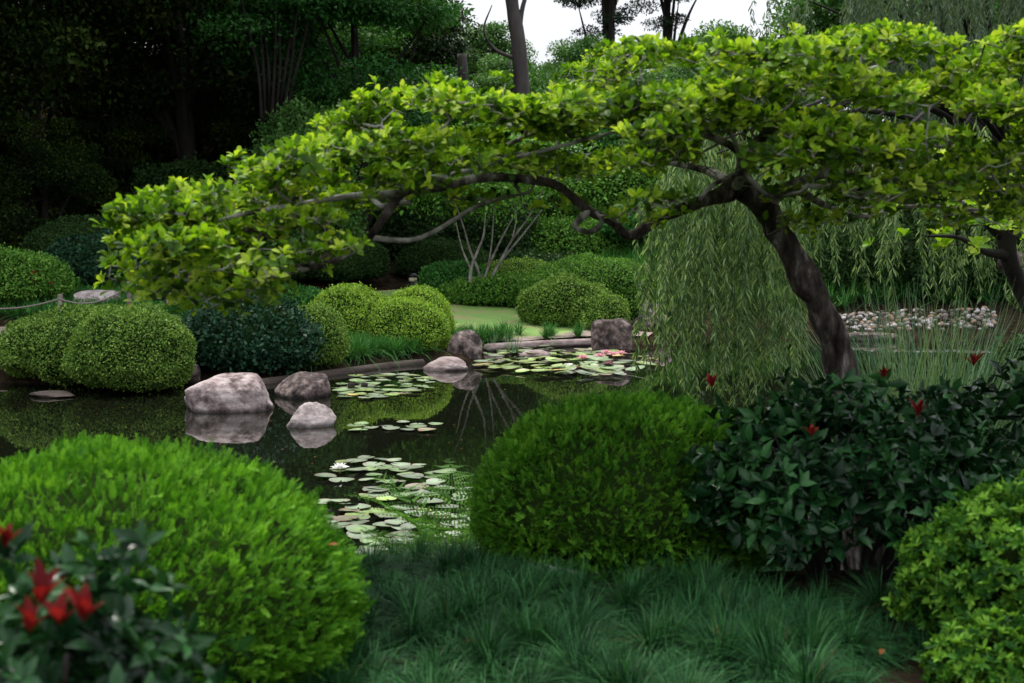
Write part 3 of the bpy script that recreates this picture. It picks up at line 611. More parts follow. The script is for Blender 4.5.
# reed clump right
rc = P(928, 400, 9.9); g = Geo(); rr = np.random.default_rng(8)
b = np.stack([rr.normal(rc[0], .17, 120), rr.normal(9.9, .16, 120), np.full(120, .5)], 1)
b[:, 2] = ground(b[:, 0], b[:, 1]); b[:, 2] = np.maximum(b[:, 2], -.05)
blades(g, b, 11, 1.9, .012, .13, rr, up=1.0, segs=5)
tag(g.build('reed_clump', [M['reed']]), 'upright grey green reed clump behind the dark shrub at right', 'reeds')
for px, py, Y, n, L, lab in ((512, 360, 29.5, 3, .5, 'thin green reeds rising among far lily pads at left'), (492, 345, 30.6, 5, .45, 'short green reeds at bank behind grey brown boulder')):
    q = P(px, py, Y); g = Geo(); b = np.stack([rr.normal(0, .08, n), rr.normal(0, .08, n), np.zeros(n)], 1); blades(g, b, 8, L, .018, .15, rr)
    o = g.build('reed_tuft', [M['reed']]); o.location = (q[0], Y, max(0, gz(q[0], Y))); tag(o, lab, 'reeds')

# ferns
def fern(label, x, y, z, n, L, seed, spread=(0, 2 * PI)):
    r = np.random.default_rng(seed); e = tag(empty('fern', (x, y, z)), label, 'fern')
    for k_ in range(n):
        a = lerp(spread[0], spread[1], (k_ + r.uniform(.1, .9)) / n); Lk = L * r.uniform(.75, 1.15); el = r.uniform(1.05, 1.42); g = Geo()
        t = np.linspace(0, 1, 22); hd = np.array([math.cos(a), math.sin(a), 0])
        pts = hd * (t * math.cos(el) * Lk + .25 * Lk * t ** 2)[:, None] + np.array([0, 0, 1.]) * ((t * math.sin(el) - .3 * t ** 2.4) * Lk)[:, None]
        tube(g, pts, .0035 * (1 - t * .7), 4, cap=False)
        s_ = np.array([-math.sin(a), math.cos(a), 0]); tn = unit(np.gradient(pts, axis=0))
        for q in range(3, 22):
            for sg in (-1, 1):
                u0 = pts[q]; pl = Lk * .22 * math.sin(PI * (t[q] * .85 + .12)) + .01
                # pinna = stalk with small leaflets
                m_ = 9; tt = np.linspace(.08, 1, m_); dr = unit(s_ * sg + tn[q] * .45 + np.array([0, 0, -.15]) + r.normal(size=3) * .16)
                oo = u0 + dr * (tt * pl)[:, None]
                for sg2 in (-1, 1):
                    dd = unit(np.tile(tn[q] * sg2 + dr * .5, (m_, 1))); leaves(g, T_NEEDLE, oo, dd, np.tile(np.array([0, 0, 1.]), (m_, 1)) + r.normal(size=(m_, 3)) * .1, pl * .2 * (1.1 - tt), pl * .1, np.full(m_, r.random()))
        g.build('frond', [M['fern']], e)
fern('light green fern arching over lily pads beside the centre bush', -.34, 8.6, gz(-.3, 8.6) + .05, 8, .92, 3)
fern('smaller yellow green fern low at the pond edge in front of the larger one', -.62, 8.3, gz(-.62, 8.3), 8, .5, 4)

# ------------------------------------------------------------------ foreground feathery hedges (sprigs)
def sprig_shrub(name, label, x, y, z, rx, ry, h, mat, seed, dens=1500, L=.075, lump=.05, low=-.7, stray=.03, power=2.2, lscale=.9, bias=(.25, 0, .35)):
    area = 2 * PI * ((rx * ry + rx * h + ry * h) / 3) * 1.25; n = int(area * dens)
    p, nn = dome_points(n, rx, ry, h, seed, low, lump, power, lscale); n = len(p); r = np.random.default_rng(seed + 1)
    fw = wave(seed + 9, .1, 2)(p); dep = r.random(n) * .05 - .028 * fw; st = r.random(n) < stray
    ln = L * r.uniform(.6, 1.3, n) * np.where(st, 1.8, 1)
    ax = unit(nn * .75 + r.normal(size=(n, 3)) * .4 + np.array(bias)); o = p - nn * dep[:, None] - ax * ln[:, None] * .5
    fn = unit(np.cross(ax, r.normal(size=(n, 3)))); fn = np.where((fn[:, 2] < 0)[:, None], -fn, fn); fn = unit(fn + np.array([0, 0, .9])); fn = unit(fn - ax * (fn * ax).sum(1, keepdims=True)); sd = np.cross(ax, fn); rn = r.random(n)
    g = Geo(); m_ = 7
    for q in range(m_):
        t = .12 + .82 * q / (m_ - 1)
        for sg in (-1, 1):
            oo = o + ax * (ln * t)[:, None] + fn * (ln * .06 * t * t)[:, None]
            dd = ax * .75 + sd * sg * (.9 - .35 * t) + fn * .25 + r.normal(size=(n, 3)) * .12
            leaves(g, T_NEEDLE, oo, dd, fn, ln * (.36 - .14 * t), ln * .09, np.clip(rn + t * .12 + r.normal(size=n) * .08, 0, 1))
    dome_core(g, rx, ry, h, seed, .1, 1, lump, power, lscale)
    ob = g.build(name, [mat, M['inner']]); ob.location = (x, y, z); return tag(ob, label, 'shrub', 'feathery clipped shrubs in the foreground')
def ctr(px, Y): return (px - 512) / FPX * Y
sprig_shrub('feathery_shrub', 'large bright green feathery clipped shrub filling lower left foreground', ctr(100, 4.9), 4.95, .9, .87, .8, .93, M['yew'], 101, dens=4300, L=.043, lump=.05)
sprig_shrub('feathery_shrub', 'rounded green feathery clipped shrub at centre beside dark glossy shrub', ctr(628, 7.1), 7.15, .8, .77, .66, .96, M['yew_dark'], 102, dens=4300, L=.044, lump=.035, bias=(.1, 0, .2))

# right azalea with rosettes
def rosettes(g, p, ax, r, n_leaf, L, W, T, mat=0, open_=.9, rn=None, jit=.15):
    N = len(p); ref = unit(np.cross(ax, r.normal(size=(N, 3)))); b = np.cross(ax, ref)
    rn = r.random(N) if rn is None else rn
    for q in range(n_leaf):
        a = q / n_leaf * 2 * PI + r.normal(size=N) * .25; rad = ref * np.cos(a)[:, None] + b * np.sin(a)[:, None]
        op = open_ * r.uniform(.6, 1.2, N)[:, None]; d = unit(ax * (1.15 - op * .75) + rad * op + r.normal(size=(N, 3)) * jit)
        nn = unit(ax * op - rad * (1.15 - op * .75) + 1e-6 + r.normal(size=(N, 3)) * jit)
        l = L * r.uniform(.65, 1.15, N); leaves(g, T, p + ax * (l * .1)[:, None] * (q % 2), d, nn, l, l * W, np.clip(rn + r.normal(size=N) * .13, 0, 1), mat)
def rosette_shrub(name, label, x, y, z, rx, ry, h, mat, seed, n, L=.035, lump=.12, cat='shrub', W=.42, low=-.6, T=T_OVAL, open_=.85, depth=.16, nl=7, core=.2, lscale=.9, pull=.35, group=None):
    p, nn = dome_points(n, rx, ry, h, seed, low, lump, 2.1, lscale); r = np.random.default_rng(seed + 2); N = len(p)
    p = p - nn * (r.random(N) ** 1.5 * depth)[:, None]; ax = unit(nn * .6 + np.array([0, 0, pull]) + r.normal(size=(N, 3)) * .3); g = Geo()
    rosettes(g, p, ax, r, nl, L, W, T, 0, open_)
    for k_ in range(0, N, 4):
        tube(g, [p[k_] - ax[k_] * .12 - nn[k_] * .06, p[k_]], [.003, .0018], 4, 1, cap=False)
    if core: dome_core(g, rx, ry, h, seed, core, 1, lump, 2.1, lscale)
    o = g.build(name, [mat, M['inner']]); o.location = (x, y, z); return tag(o, label, cat, group)
M['azalea_near'] = leaf_mat('azalea_near', [(.015, .06, .012), (.05, .15, .015), (.18, .36, .04)], trans=.28, rough=.4)
rosette_shrub('azalea_shrub', 'yellow green small leaved azalea shrub at lower right corner', ctr(1060, 5.3), 5.4, .95, .5, .5, .68, M['azalea_near'], 111, 2600, L=.042)
rosette_shrub('azalea_shrub', 'low lobe of small leaved azalea spilling on the ground at bottom right', ctr(1008, 4.85), 4.85, .98, .23, .22, .27, M['azalea_near'], 112, 700, L=.038)

# photinia shrubs: big glossy leaves with red shoots
def red_shoot(parent, p, s, r, n=5, wd=.42):
    g = Geo(); a = r.uniform(0, 6.28) + np.arange(n) / n * 2 * PI * .9; el = r.uniform(.8, 1.4, n)
    d = np.stack([np.cos(a) * np.cos(el), np.sin(a) * np.cos(el), np.sin(el)], 1); nn = np.stack([-np.cos(a) * np.sin(el), -np.sin(a) * np.sin(el), np.cos(el)], 1)
    leaves(g, T_POINT, np.zeros((n, 3)), d, nn, s * r.uniform(.75, 1.15, n), s * (wd if s < .09 and p[0] < -.1 or parent.location.y < 4 else .27), r.random(n))
    o = g.build('red_shoot', [M['red_leaf']], parent); o.location = p
def photinia(label, x, y, z, rx, ry, h, seed, n, L, reds, stems=0):
    e = tag(empty('photinia_shrub', (x, y, z)), label, 'shrub', 'glossy shrubs with red shoots')
    p, nn = dome_points(n, rx, ry, h, seed, .0, .16, 2.1, .6); r = np.random.default_rng(seed + 2); N = len(p)
    p = p - nn * (r.random(N) * .22)[:, None]; ax = unit(nn * .7 + np.array([0, 0, .35]) + r.normal(size=(N, 3)) * .35); g = Geo()
    rosettes(g, p, ax, r, 5, L, .5, T_POINT, 0, .95, jit=.42); 
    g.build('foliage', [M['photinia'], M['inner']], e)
    g = Geo()
    for k_ in range(stems):
        a = r.uniform(0, 6.28); b0 = np.array([math.cos(a) * .12 * rx, math.sin(a) * .12 * ry, -.05]); a += r.normal() * .4
        tip = np.array([math.cos(a) * rx * r.uniform(.3, .75), math.sin(a) * ry * r.uniform(.3, .75), h * r.uniform(.55, .85)])
        mid = (b0 + tip) / 2 + r.normal(size=3) * .06; pp = smooth_path([(*b0, .014), (*mid, .009), (*tip, .005)], 5); tube(g, pp[:, :3], pp[:, 3], 6)
    if stems: g.build('stems', [M['bark_dark']], e)
    for q, s in reds: red_shoot(e, tuple(np.array(q) - np.array([x, y, z])), s, r)
    return e
photinia('large dark glossy leaved shrub in front of the leaning tree trunk, a few red shoots', ctr(858, 6.6), 6.7, .85, .82, .7, 1.0, 121, 1150, .088,
         [(P(712, 388, 6.5), .075), (P(884, 379, 6.6), .075), (P(918, 418, 6.05), .1), (P(974, 366, 6.7), .08), (P(812, 436, 6.05), .06)], 22)
shr('dark_shrub', 'low dark shrub on the bank hidden behind the large glossy shrub', 1.95, 8.7, .9, .6, .7, M['camellia'], 72, leaf=.07, dens=700, depth=.15, stray=.2)
photinia('glossy shrub cut by the right picture edge beyond azalea, dark and plain green', ctr(1040, 7.0), 7.3, .85, .8, .7, 1.05, 122, 520, .1, [], 12)
photinia('out of focus glossy shrub at bottom left corner with a red shoot', ctr(60, 2.7), 2.75, 1.13, .36, .3, .85, 123, 420, .06,
         [(P(42, 606, 2.42), .075), (P(84, 622, 2.42), .07), (P(60, 626, 2.38), .06), (P(30, 632, 2.4), .06), (P(6, 548, 2.5), .055)], 12)

# ------------------------------------------------------------------ the leaning foreground tree
def grow_tree(skeleton, shoots, tip_r=.002, step=.09, rng=None, droop=.0, rexp=.36):
    """skeleton: list of polylines of (x,y,z,r). Shoots get twigs attached to the nearest wood. Returns chains [(pts, rad)]"""
    pos = []; par = []; fixed = []
    def addn(p, pa, r): pos.append(p); par.append(pa); fixed.append(r); return len(pos) - 1
    for br in skeleton:
        br = smooth_path(br, 5); start = -1
        if pos:
            A = np.array(pos); start = int(np.argmin(((A - br[0, :3]) ** 2).sum(1)))
        last = start
        for q in (br if not pos else br[1:]): last = addn(q[:3], last, q[3])
    shoots = np.asarray(shoots); A = np.array(pos); dist = np.array([np.sqrt(((A - s) ** 2).sum(1)).min() for s in shoots]); order = np.argsort(dist)
    n0 = len(pos); cap_ = n0 + len(shoots) * 14; buf = np.zeros((cap_, 3)); buf[:n0] = A; cnt = n0
    tips = []; dirs = []
    for s in shoots[order]:
        dd = buf[:cnt] - s; d2 = (dd * dd).sum(1) + np.clip(buf[:cnt, 2] - s[2], 0, None) ** 2 * 4
        k_ = int(np.argmin(d2)); a = buf[k_].copy(); v = s - a; D = np.linalg.norm(v); m_ = min(12, max(2, int(D / step)))
        side = rng.normal(size=3) * D * .13; last = k_
        for q in range(1, m_ + 1):
            t = q / m_; pt = a + v * t + side * math.sin(PI * t) + np.array([0, 0, -.10 * D * math.sin(PI * t)]) + (rng.normal(size=3) * .012 if q < m_ else 0)
            if cnt < cap_: buf[cnt] = pt; cnt += 1; pos.append(pt); par.append(last); fixed.append(0); last = len(pos) - 1
        tips.append(s); dirs.append(unit(pos[last] - pos[par[last]]))
    n = len(pos); w_ = np.zeros(n); kids = [[] for _ in range(n)]
    for i in range(n):
        if par[i] >= 0: kids[par[i]].append(i)
    for i in range(n - 1, -1, -1):
        if not kids[i]: w_[i] = 1
        if par[i] >= 0: w_[par[i]] += w_[i]
    rad = np.array([fixed[i] if fixed[i] else tip_r * w_[i] ** rexp for i in range(n)])
    chains = []; stack = [0]
    while stack:
        i = stack.pop(); ch = [par[i]] if par[i] >= 0 else []; 
        while True:
            ch.append(i)
            if not kids[i]: break
            ks = sorted(kids[i], key=lambda q: -w_[q] - 1000 * fixed[q]); stack += ks[1:]; i = ks[0]
        rr_ = rad[ch].copy()
        if par[ch[0]] >= 0 or (len(ch) > 1 and par[ch[1]] == ch[0]): rr_[0] = min(rr_[0], rr_[1] * 1.15)
        if len(ch) > 1: chains.append((np.array([pos[c] for c in ch]), rr_))
    return chains, np.array(tips), np.array(dirs)

def sk(*rows): return [(*P(px, py, Y), r) for px, py, Y, r in rows]
SK = [
    sk((868, 590, 7.9, .15), (862, 480, 7.85, .115), (846, 400, 7.8, .104), (837, 350, 7.75, .082), (819, 306, 7.7, .07), (806, 285, 7.7, .083), (797, 262, 7.7, .076), (780, 236, 7.7, .062), (764, 207, 7.65, .066), (736, 186, 7.6, .052)),
    sk((736, 188, 7.5, .03), (742, 172, 7.2, .016), (738, 150, 7.0, .013), (728, 132, 6.9, .011), (700, 128, 6.8, .009), (668, 132, 6.75, .008), (630, 128, 6.7, .006)),
    sk((742, 172, 7.2, .014), (758, 186, 7.0, .012), (770, 196, 6.9, .01), (800, 192, 6.85, .007)), sk((742, 172, 7.2, .014), (715, 184, 7.0, .011), (700, 198, 6.9, .009)),
    sk((404, 193, 6.6, .015), (395, 165, 6.4, .012), (385, 140, 6.35, .009), (360, 128, 6.3, .006)), sk((395, 165, 6.4, .01), (430, 140, 6.3, .008), (450, 120, 6.3, .005)),
    sk((738, 188, 7.6, .06), (700, 202, 7.4, .034), (662, 217, 7.3, .029), (630, 236, 7.2, .026), (612, 222, 7.1, .023), (588, 210, 7.1, .022), (558, 186, 7.0, .023), (520, 179, 6.9, .023), (480, 178, 6.8, .022),
       (440, 187, 6.7, .021), (404, 193, 6.6, .019), (386, 215, 6.55, .017), (368, 238, 6.5, .015), (340, 258, 6.5, .012), (310, 268, 6.5, .013), (280, 274, 6.4, .011), (245, 284, 6.4, .008)),
    sk((738, 188, 7.6, .05), (742, 165, 7.4, .03), (734, 148, 7.2, .022), (700, 134, 7.1, .016), (660, 132, 7.0, .013), (620, 126, 6.9, .01), (580, 120, 6.8, .008)),
    sk((762, 205, 7.65, .06), (790, 186, 7.6, .03), (835, 172, 7.7, .024), (880, 182, 7.7, .02), (930, 172, 7.8, .016), (990, 178, 7.8, .012), (1060, 180, 7.2, .014)),
    sk((742, 165, 7.4, .03), (768, 130, 7.7, .024), (800, 95, 8.0, .018), (850, 75, 8.1, .012), (900, 60, 8.1, .008)),
    sk((790, 186, 7.6, .03), (830, 207, 8.2, .017), (868, 216, 8.5, .014), (915, 206, 8.6, .011), (1000, 212, 8.6, .008)),
    sk((440, 187, 6.7, .02), (432, 160, 6.6, .014), (412, 140, 6.5, .01), (380, 130, 6.4, .007)),
    sk((404, 193, 6.6, .02), (350, 196, 6.4, .014), (295, 205, 6.3, .011), (240, 215, 6.2, .009), (180, 232, 6.1, .006), (140, 245, 6.0, .004)),
    sk((368, 238, 6.5, .014), (420, 238, 6.9, .012), (480, 205, 7.3, .011), (530, 192, 7.6, .009)),
    sk((480, 178, 6.8, .018), (500, 150, 7.1, .013), (540, 130, 7.3, .01), (560, 115, 7.4, .007)),
    sk((588, 212, 7.1, .02), (575, 226, 7.0, .015), (590, 232, 6.9, .013), (602, 222, 6.85, .011), (596, 212, 6.8, .008)),
    sk((738, 188, 7.6, .04), (705, 170, 8.1, .022), (650, 160, 8.4, .016), (590, 155, 8.6, .012), (530, 160, 8.7, .008)),
    sk((310, 268, 6.5, .01), (270, 250, 6.4, .008), (225, 262, 6.3, .006), (180, 272, 6.2, .004)),
]
tree = tag(empty('leaning_tree', tuple(P(868, 590, 7.9))), 'leaning dark barked tree with a wide layered crown of yellow green leaves', 'tree')
T0 = np.array(tree.location)
rt = np.random.default_rng(21)
TOP = [(98, 236), (130, 208), (180, 196), (235, 158), (300, 142), (345, 112), (385, 92), (450, 84), (520, 86), (560, 90), (585, 62), (650, 46), (720, 33), (790, 32), (860, 34), (930, 28), (1000, 18), (1100, 15)]
BOT = [(98, 262), (140, 290), (200, 296), (250, 292), (300, 276), (350, 262), (400, 236), (460, 222), (520, 222), (580, 226), (640, 238), (700, 190), (760, 188), (800, 212), (860, 222), (930, 232), (1000, 226), (1100, 230)]
tx, ty = zip(*TOP); bx, by = zip(*BOT)
shoots = []; shoot_up = []
npad = 0
while npad < 540:
    px = rt.uniform(150, 1095) if rt.random() < .8 else rt.uniform(640, 1095); t_, b_ = np.interp(px, tx, ty), np.interp(px, bx, by)
    u = rt.random() ** 1.1; H_ = b_ - t_; nt_ = max(2, round(H_ / 36)); tier = (int(u * nt_) + .12 + rt.normal() * .07) / nt_      # foliage sits in flat tiers
    py = lerp(t_ + 17, b_ + 4, tier + .06 * math.sin(px / 37 + int(u * nt_) * 2.1))
    if tier > (.55 if px < 620 else .72) and rt.random() < .76: continue
    if math.sin(px / 23 + int(u * nt_) * 1.7) + math.sin(px / 41 + int(u * nt_) * 4) < -.75: continue
    wmid = 7.5 - 1.2 * max(0, (560 - px) / 460); dep = 1.4 if px > 560 else 1.0
    Y = wmid + rt.uniform(-1, 1) * dep; c = P(px, py, Y); R = rt.uniform(.1, .23); n = int(5 + 22 * (R / .18) ** 2)
    if tier > .6: n = int(n * .5)
    th = rt.uniform(0, 2 * PI, n); rr_ = np.sqrt(rt.random(n)) * R
    q = np.stack([c[0] + rr_ * np.cos(th), c[1] + rr_ * np.sin(th), c[2] + .035 * (1 - (rr_ / R) ** 2) + rt.normal(size=n) * .014], 1)
    shoots.append(q); npad += 1
for _ in range(34):      # foliage hanging in front of the right hand limbs
    px = rt.uniform(770, 1080); py = rt.uniform(150, 226); Y = rt.uniform(6.7, 8.0); shoots.append(P(px, py, Y) + rt.normal(size=(12, 3)) * np.array([.13, .12, .02]))
for _ in range(26):      # thin low foliage at the drooping left end
    px = rt.uniform(135, 330); py = rt.uniform(262, 297) - max(0, px - 260) * .3; Y = 6.3 + rt.uniform(-.6, .8); shoots.append(P(px, py, Y) + rt.normal(size=(7, 3)) * np.array([.08, .08, .02]))
for px, py in ((118, 232), (108, 240), (128, 214), (236, 152), (242, 166), (346, 106), (384, 88), (440, 82), (505, 76), (560, 84), (640, 52), (720, 32), (782, 30), (935, 28), (150, 282), (232, 290), (200, 278), (262, 282), (170, 262)):
    shoots.append(np.array([P(px, py + 6, 7.3 - 1.1 * max(0, (560 - px) / 460)) + rt.normal(size=3) * .03 for _ in range(5)]))
shoots = np.concatenate(shoots)
def vis_px(p):
    f = np.array([0, math.cos(PITCH), -math.sin(PITCH)]); u = np.array([0, math.sin(PITCH), math.cos(PITCH)]); d = p - np.array([0, 0, CAM_Z])
    return 512 + FPX * d[:, 0] / (d @ f), 341.5 - FPX * (d @ u) / (d @ f)
chains, tips, dirs = grow_tree(SK, shoots, rng=rt)
gt = Geo(); gb = Geo(); bn = wave(77, .22, 3)
for i, (pts, rad) in enumerate(chains):
    if i == 0: tube(gt, pts - T0, rad, 18, noise=lambda p: .2 * bn(p))
    else: tube(gb, pts - T0, rad, 8 if rad.max() > .012 else 4, noise=(lambda p: .1 * bn(p)) if rad.max() > .015 else None, cap=False)
gt.build('trunk', [M['bark']], tree); gb.build('branches', [M['bark_branch']], tree)
gl = Geo(); N = len(tips); ax = unit(dirs * .45 + np.array([0, 0, .8]) + rt.normal(size=(N, 3)) * .25)
rosettes(gl, tips - T0, ax, rt, 7, .053, .54, T_LEAF, 0, .75, jit=.3)
sel = rt.random(N) < .35; rosettes(gl, tips[sel] - T0 - ax[sel] * .05, ax[sel], rt, 4, .06, .58, T_LEAF, 0, 1.15, jit=.25)
gl.build('foliage', [M['tree_leaf']], tree)
print('shoots', N)

# ------------------------------------------------------------------ generic trees
def crown_mesh(name, mat, seed, R, H, nclump, per, leaf, T=T_CARD, flat=.55, clr=(.9, 1.9), hollow=.45):
    r = np.random.default_rng(seed); g = Geo(); d = unit(r.normal(size=(nclump, 3))); rad = (hollow + (1 - hollow) * r.random(nclump)) 
    c = d * rad[:, None] * np.array([R, R, H / 2])
    for k_ in range(nclump):
        cr_ = r.uniform(*clr); q = unit(r.normal(size=(per, 3))); q[:, 2] = np.abs(q[:, 2]) * np.where(r.random(per) < .75, 1, -1)
        o = c[k_] + q * np.array([cr_, cr_, cr_ * flat]) * (r.random(per) ** .4)[:, None]
        dd = unit(q * .5 + r.normal(size=(per, 3)) * .6 + np.array([0, 0, -.25])); nn = unit(q * .4 + np.array([0, 0, .8]) + r.normal(size=(per, 3)) * .4)
        L = leaf * r.uniform(.6, 1.3, per); leaves(g, T, o, dd, nn, L, L * .55, np.clip(r.random() * .5 + r.random(per) * .5, 0, 1))
    return g.mesh(name, [mat]), c
def trunk_mesh(name, mat, seed, h, r0, clumps, zc, limbs=9):
    r = np.random.default_rng(seed); g = Geo(); lean = r.normal(size=2) * .04 * h
    base = smooth_path([(0, 0, -.4, r0 * 1.35), (0, 0, h * .06, r0), (lean[0] * .4, lean[1] * .4, h * .45, r0 * .75), (lean[0], lean[1], h * .95, r0 * .25)], 8)
    tube(g, base[:, :3], base[:, 3], 12, noise=lambda p: .08 * wave(seed, r0 * 2, 2)(p))
    for c in clumps[:limbs]:
        k_ = r.integers(len(base) // 3, len(base) - 4); a = base[k_]; tip = np.array([c[0], c[1], c[2] + zc]); mid = (a[:3] + tip) / 2 + np.array([0, 0, .08 * h]) * r.uniform(-.4, 1)
        pp = smooth_path([(*a[:3], a[3] * .55), (*mid, a[3] * .35), (*tip, .02)], 6); tube(g, pp[:, :3], pp[:, 3], 7, cap=False)
    return g.mesh(name, [mat])
def tree_kind(mat, seed, R, H, h, r0, nclump, per, leaf, barkm, **kw):
    cm, c = crown_mesh('crown', mat, seed, R, H, nclump, per, leaf, **kw); zc = h - H / 2
    return cm, trunk_mesh('trunk', barkm, seed, h, r0, c, zc), zc
def plant_tree(kind, name, label, x, y, s, rz, group=None, z=None, cat='tree'):
    cm, tm, zc = kind; e = tag(empty(name, (x, y, gz(x, y) if z is None else z)), label, cat, group); e.scale = (s, s, s); e.rotation_euler.z = rz
    o = bpy.data.objects.new('trunk', tm); col.objects.link(o); o.parent = e
    o = bpy.data.objects.new('crown', cm); col.objects.link(o); o.parent = e; o.location = (0, 0, zc); return e
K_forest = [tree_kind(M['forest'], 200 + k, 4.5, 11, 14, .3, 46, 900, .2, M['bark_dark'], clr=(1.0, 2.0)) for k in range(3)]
K_shade_canopy = tree_kind(M['forest'], 240, 6.5, 6, 15, .3, 44, 800, .22, M['bark_dark'], clr=(1.2, 2.2), flat=.5)
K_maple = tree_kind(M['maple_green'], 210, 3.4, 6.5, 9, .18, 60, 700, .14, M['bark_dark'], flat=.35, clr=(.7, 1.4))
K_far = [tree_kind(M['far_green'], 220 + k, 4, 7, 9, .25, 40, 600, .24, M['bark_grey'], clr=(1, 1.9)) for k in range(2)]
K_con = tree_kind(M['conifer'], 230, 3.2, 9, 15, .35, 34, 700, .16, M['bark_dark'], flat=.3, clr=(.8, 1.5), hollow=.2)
GF = 'dark evergreen trees at the back of the garden'
lab_f = ['dense dark evergreen tree, %s of the shaded wood' % s for s in
         ('far left edge', 'second from left', 'third from left', 'front left beside the dark dome shrub', 'behind the multi stemmed tree', 'behind rope fence deep in shadow',
          'rear left corner', 'rear middle', 'rear behind green maple', 'rear left again, deepest')]
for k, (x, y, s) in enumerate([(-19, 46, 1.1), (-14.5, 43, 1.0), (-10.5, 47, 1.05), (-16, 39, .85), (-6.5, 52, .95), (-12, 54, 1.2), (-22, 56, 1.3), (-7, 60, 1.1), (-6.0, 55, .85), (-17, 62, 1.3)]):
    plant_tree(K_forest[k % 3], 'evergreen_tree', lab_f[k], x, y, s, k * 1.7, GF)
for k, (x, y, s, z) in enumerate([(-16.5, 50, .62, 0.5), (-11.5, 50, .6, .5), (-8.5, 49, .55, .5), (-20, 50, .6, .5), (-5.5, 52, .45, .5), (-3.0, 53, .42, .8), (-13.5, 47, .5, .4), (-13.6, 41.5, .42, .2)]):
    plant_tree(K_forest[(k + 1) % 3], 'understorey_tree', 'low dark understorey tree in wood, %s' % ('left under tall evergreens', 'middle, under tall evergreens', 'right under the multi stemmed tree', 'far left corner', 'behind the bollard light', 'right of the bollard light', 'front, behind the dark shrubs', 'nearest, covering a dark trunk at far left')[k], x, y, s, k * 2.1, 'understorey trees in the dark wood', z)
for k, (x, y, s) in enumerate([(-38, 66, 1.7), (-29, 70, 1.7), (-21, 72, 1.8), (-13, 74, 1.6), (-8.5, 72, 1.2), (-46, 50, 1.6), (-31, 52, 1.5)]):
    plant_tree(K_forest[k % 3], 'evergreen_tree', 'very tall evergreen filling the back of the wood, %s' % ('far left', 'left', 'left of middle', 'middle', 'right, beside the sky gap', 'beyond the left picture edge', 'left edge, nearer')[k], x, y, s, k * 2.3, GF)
for k, (x, y, s) in enumerate([(-15.8, 36, 1.3), (-16.5, 41.5, 1.45), (-24, 40, 1.5)]):  # unseen trees added left of frame, their crowns darken the wood and left bank
    plant_tree(K_shade_canopy, 'shade_canopy_tree', 'high canopy tree out of view, added to shade the wood, %s' % ('nearest', 'second', 'beyond left edge')[k], x, y, s, k * 2.3, 'canopy trees added for shade')
for k, (x, y, s) in enumerate([(-3.6, 64, .68), (-1.2, 84, .75)]):
    plant_tree(K_far[k % 2], 'broadleaf_tree', 'distant green tree left of the bare trunk, %s' % ('nearer', 'farther')[k], x, y, s, k * 1.3, 'broadleaf trees in the distance')
plant_tree(K_maple, 'maple_tree', 'fresh green tree with tiered foliage at top, left of the sky gap', -4.6, 44, 1.15, .5, 'green trees behind the crown')
plant_tree(K_maple, 'maple_tree', 'fresh green tiered tree peeking between trunks just left of bare grey trunk', -2.3, 50, .62, 2.5, 'green trees behind the crown')
for k, (x, y, s, lab) in enumerate([(0, 72, .72, 'pale green distant tree at base of bare trunk'), (4, 78, .72, 'pale green distant tree under the sky gap'), (9.5, 70, .6, 'distant tree below the dark conifers'),
                                (14, 62, .9, 'green tree far behind the willow, left'), (19, 56, 1.0, 'green tree far behind the willow, right'), (24, 52, 1.1, 'green tree beyond right picture edge'),
                                (8.5, 52, .62, 'bushy tree on the hillside behind willow curtain'), (13, 48, .62, 'bushy tree above cobble bank'), (17, 46, .68, 'bushy tree behind right end of cobbles'), (4.5, 56, .62, 'bushy tree on crest over hillside mounds')]):
    plant_tree(K_far[k % 2], 'broadleaf_tree', lab, x, y, s, k * 1.3, 'broadleaf trees in the distance')
for k, (x, y, s) in enumerate([(-1.7, 46.5, .55), (.6, 48, .55), (2.6, 53, .6)]):
    plant_tree(K_maple, 'maple_tree', 'small green tree hidden behind the big crown, above white stems, %s' % ('left', 'middle', 'right')[k], x, y, s, k * 1.9, 'small trees above the white stems')
for k, (x, y, rx, h) in enumerate([(-6.3, 46.5, 1.8, 3.0), (-3.2, 46.2, 1.7, 2.6), (-.6, 45.6, 1.4, 2.4), (-10, 44, 1.8, 2.6), (9.5, 39.5, 1.9, 1.9), (12.5, 39, 1.9, 2.2), (15.5, 38.6, 1.9, 2.4), (6.9, 41, 1.6, 1.7)]):
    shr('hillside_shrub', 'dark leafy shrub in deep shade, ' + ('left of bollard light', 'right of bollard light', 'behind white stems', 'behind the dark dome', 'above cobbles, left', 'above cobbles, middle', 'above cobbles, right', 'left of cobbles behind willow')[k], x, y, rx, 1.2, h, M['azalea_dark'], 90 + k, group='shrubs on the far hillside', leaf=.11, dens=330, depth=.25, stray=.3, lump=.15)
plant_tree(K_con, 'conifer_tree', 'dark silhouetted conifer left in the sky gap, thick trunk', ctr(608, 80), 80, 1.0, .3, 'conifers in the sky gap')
plant_tree(K_con, 'conifer_tree', 'dark silhouetted conifer right in the sky gap', ctr(668, 84), 86, .92, 2.3, 'conifers in the sky gap')
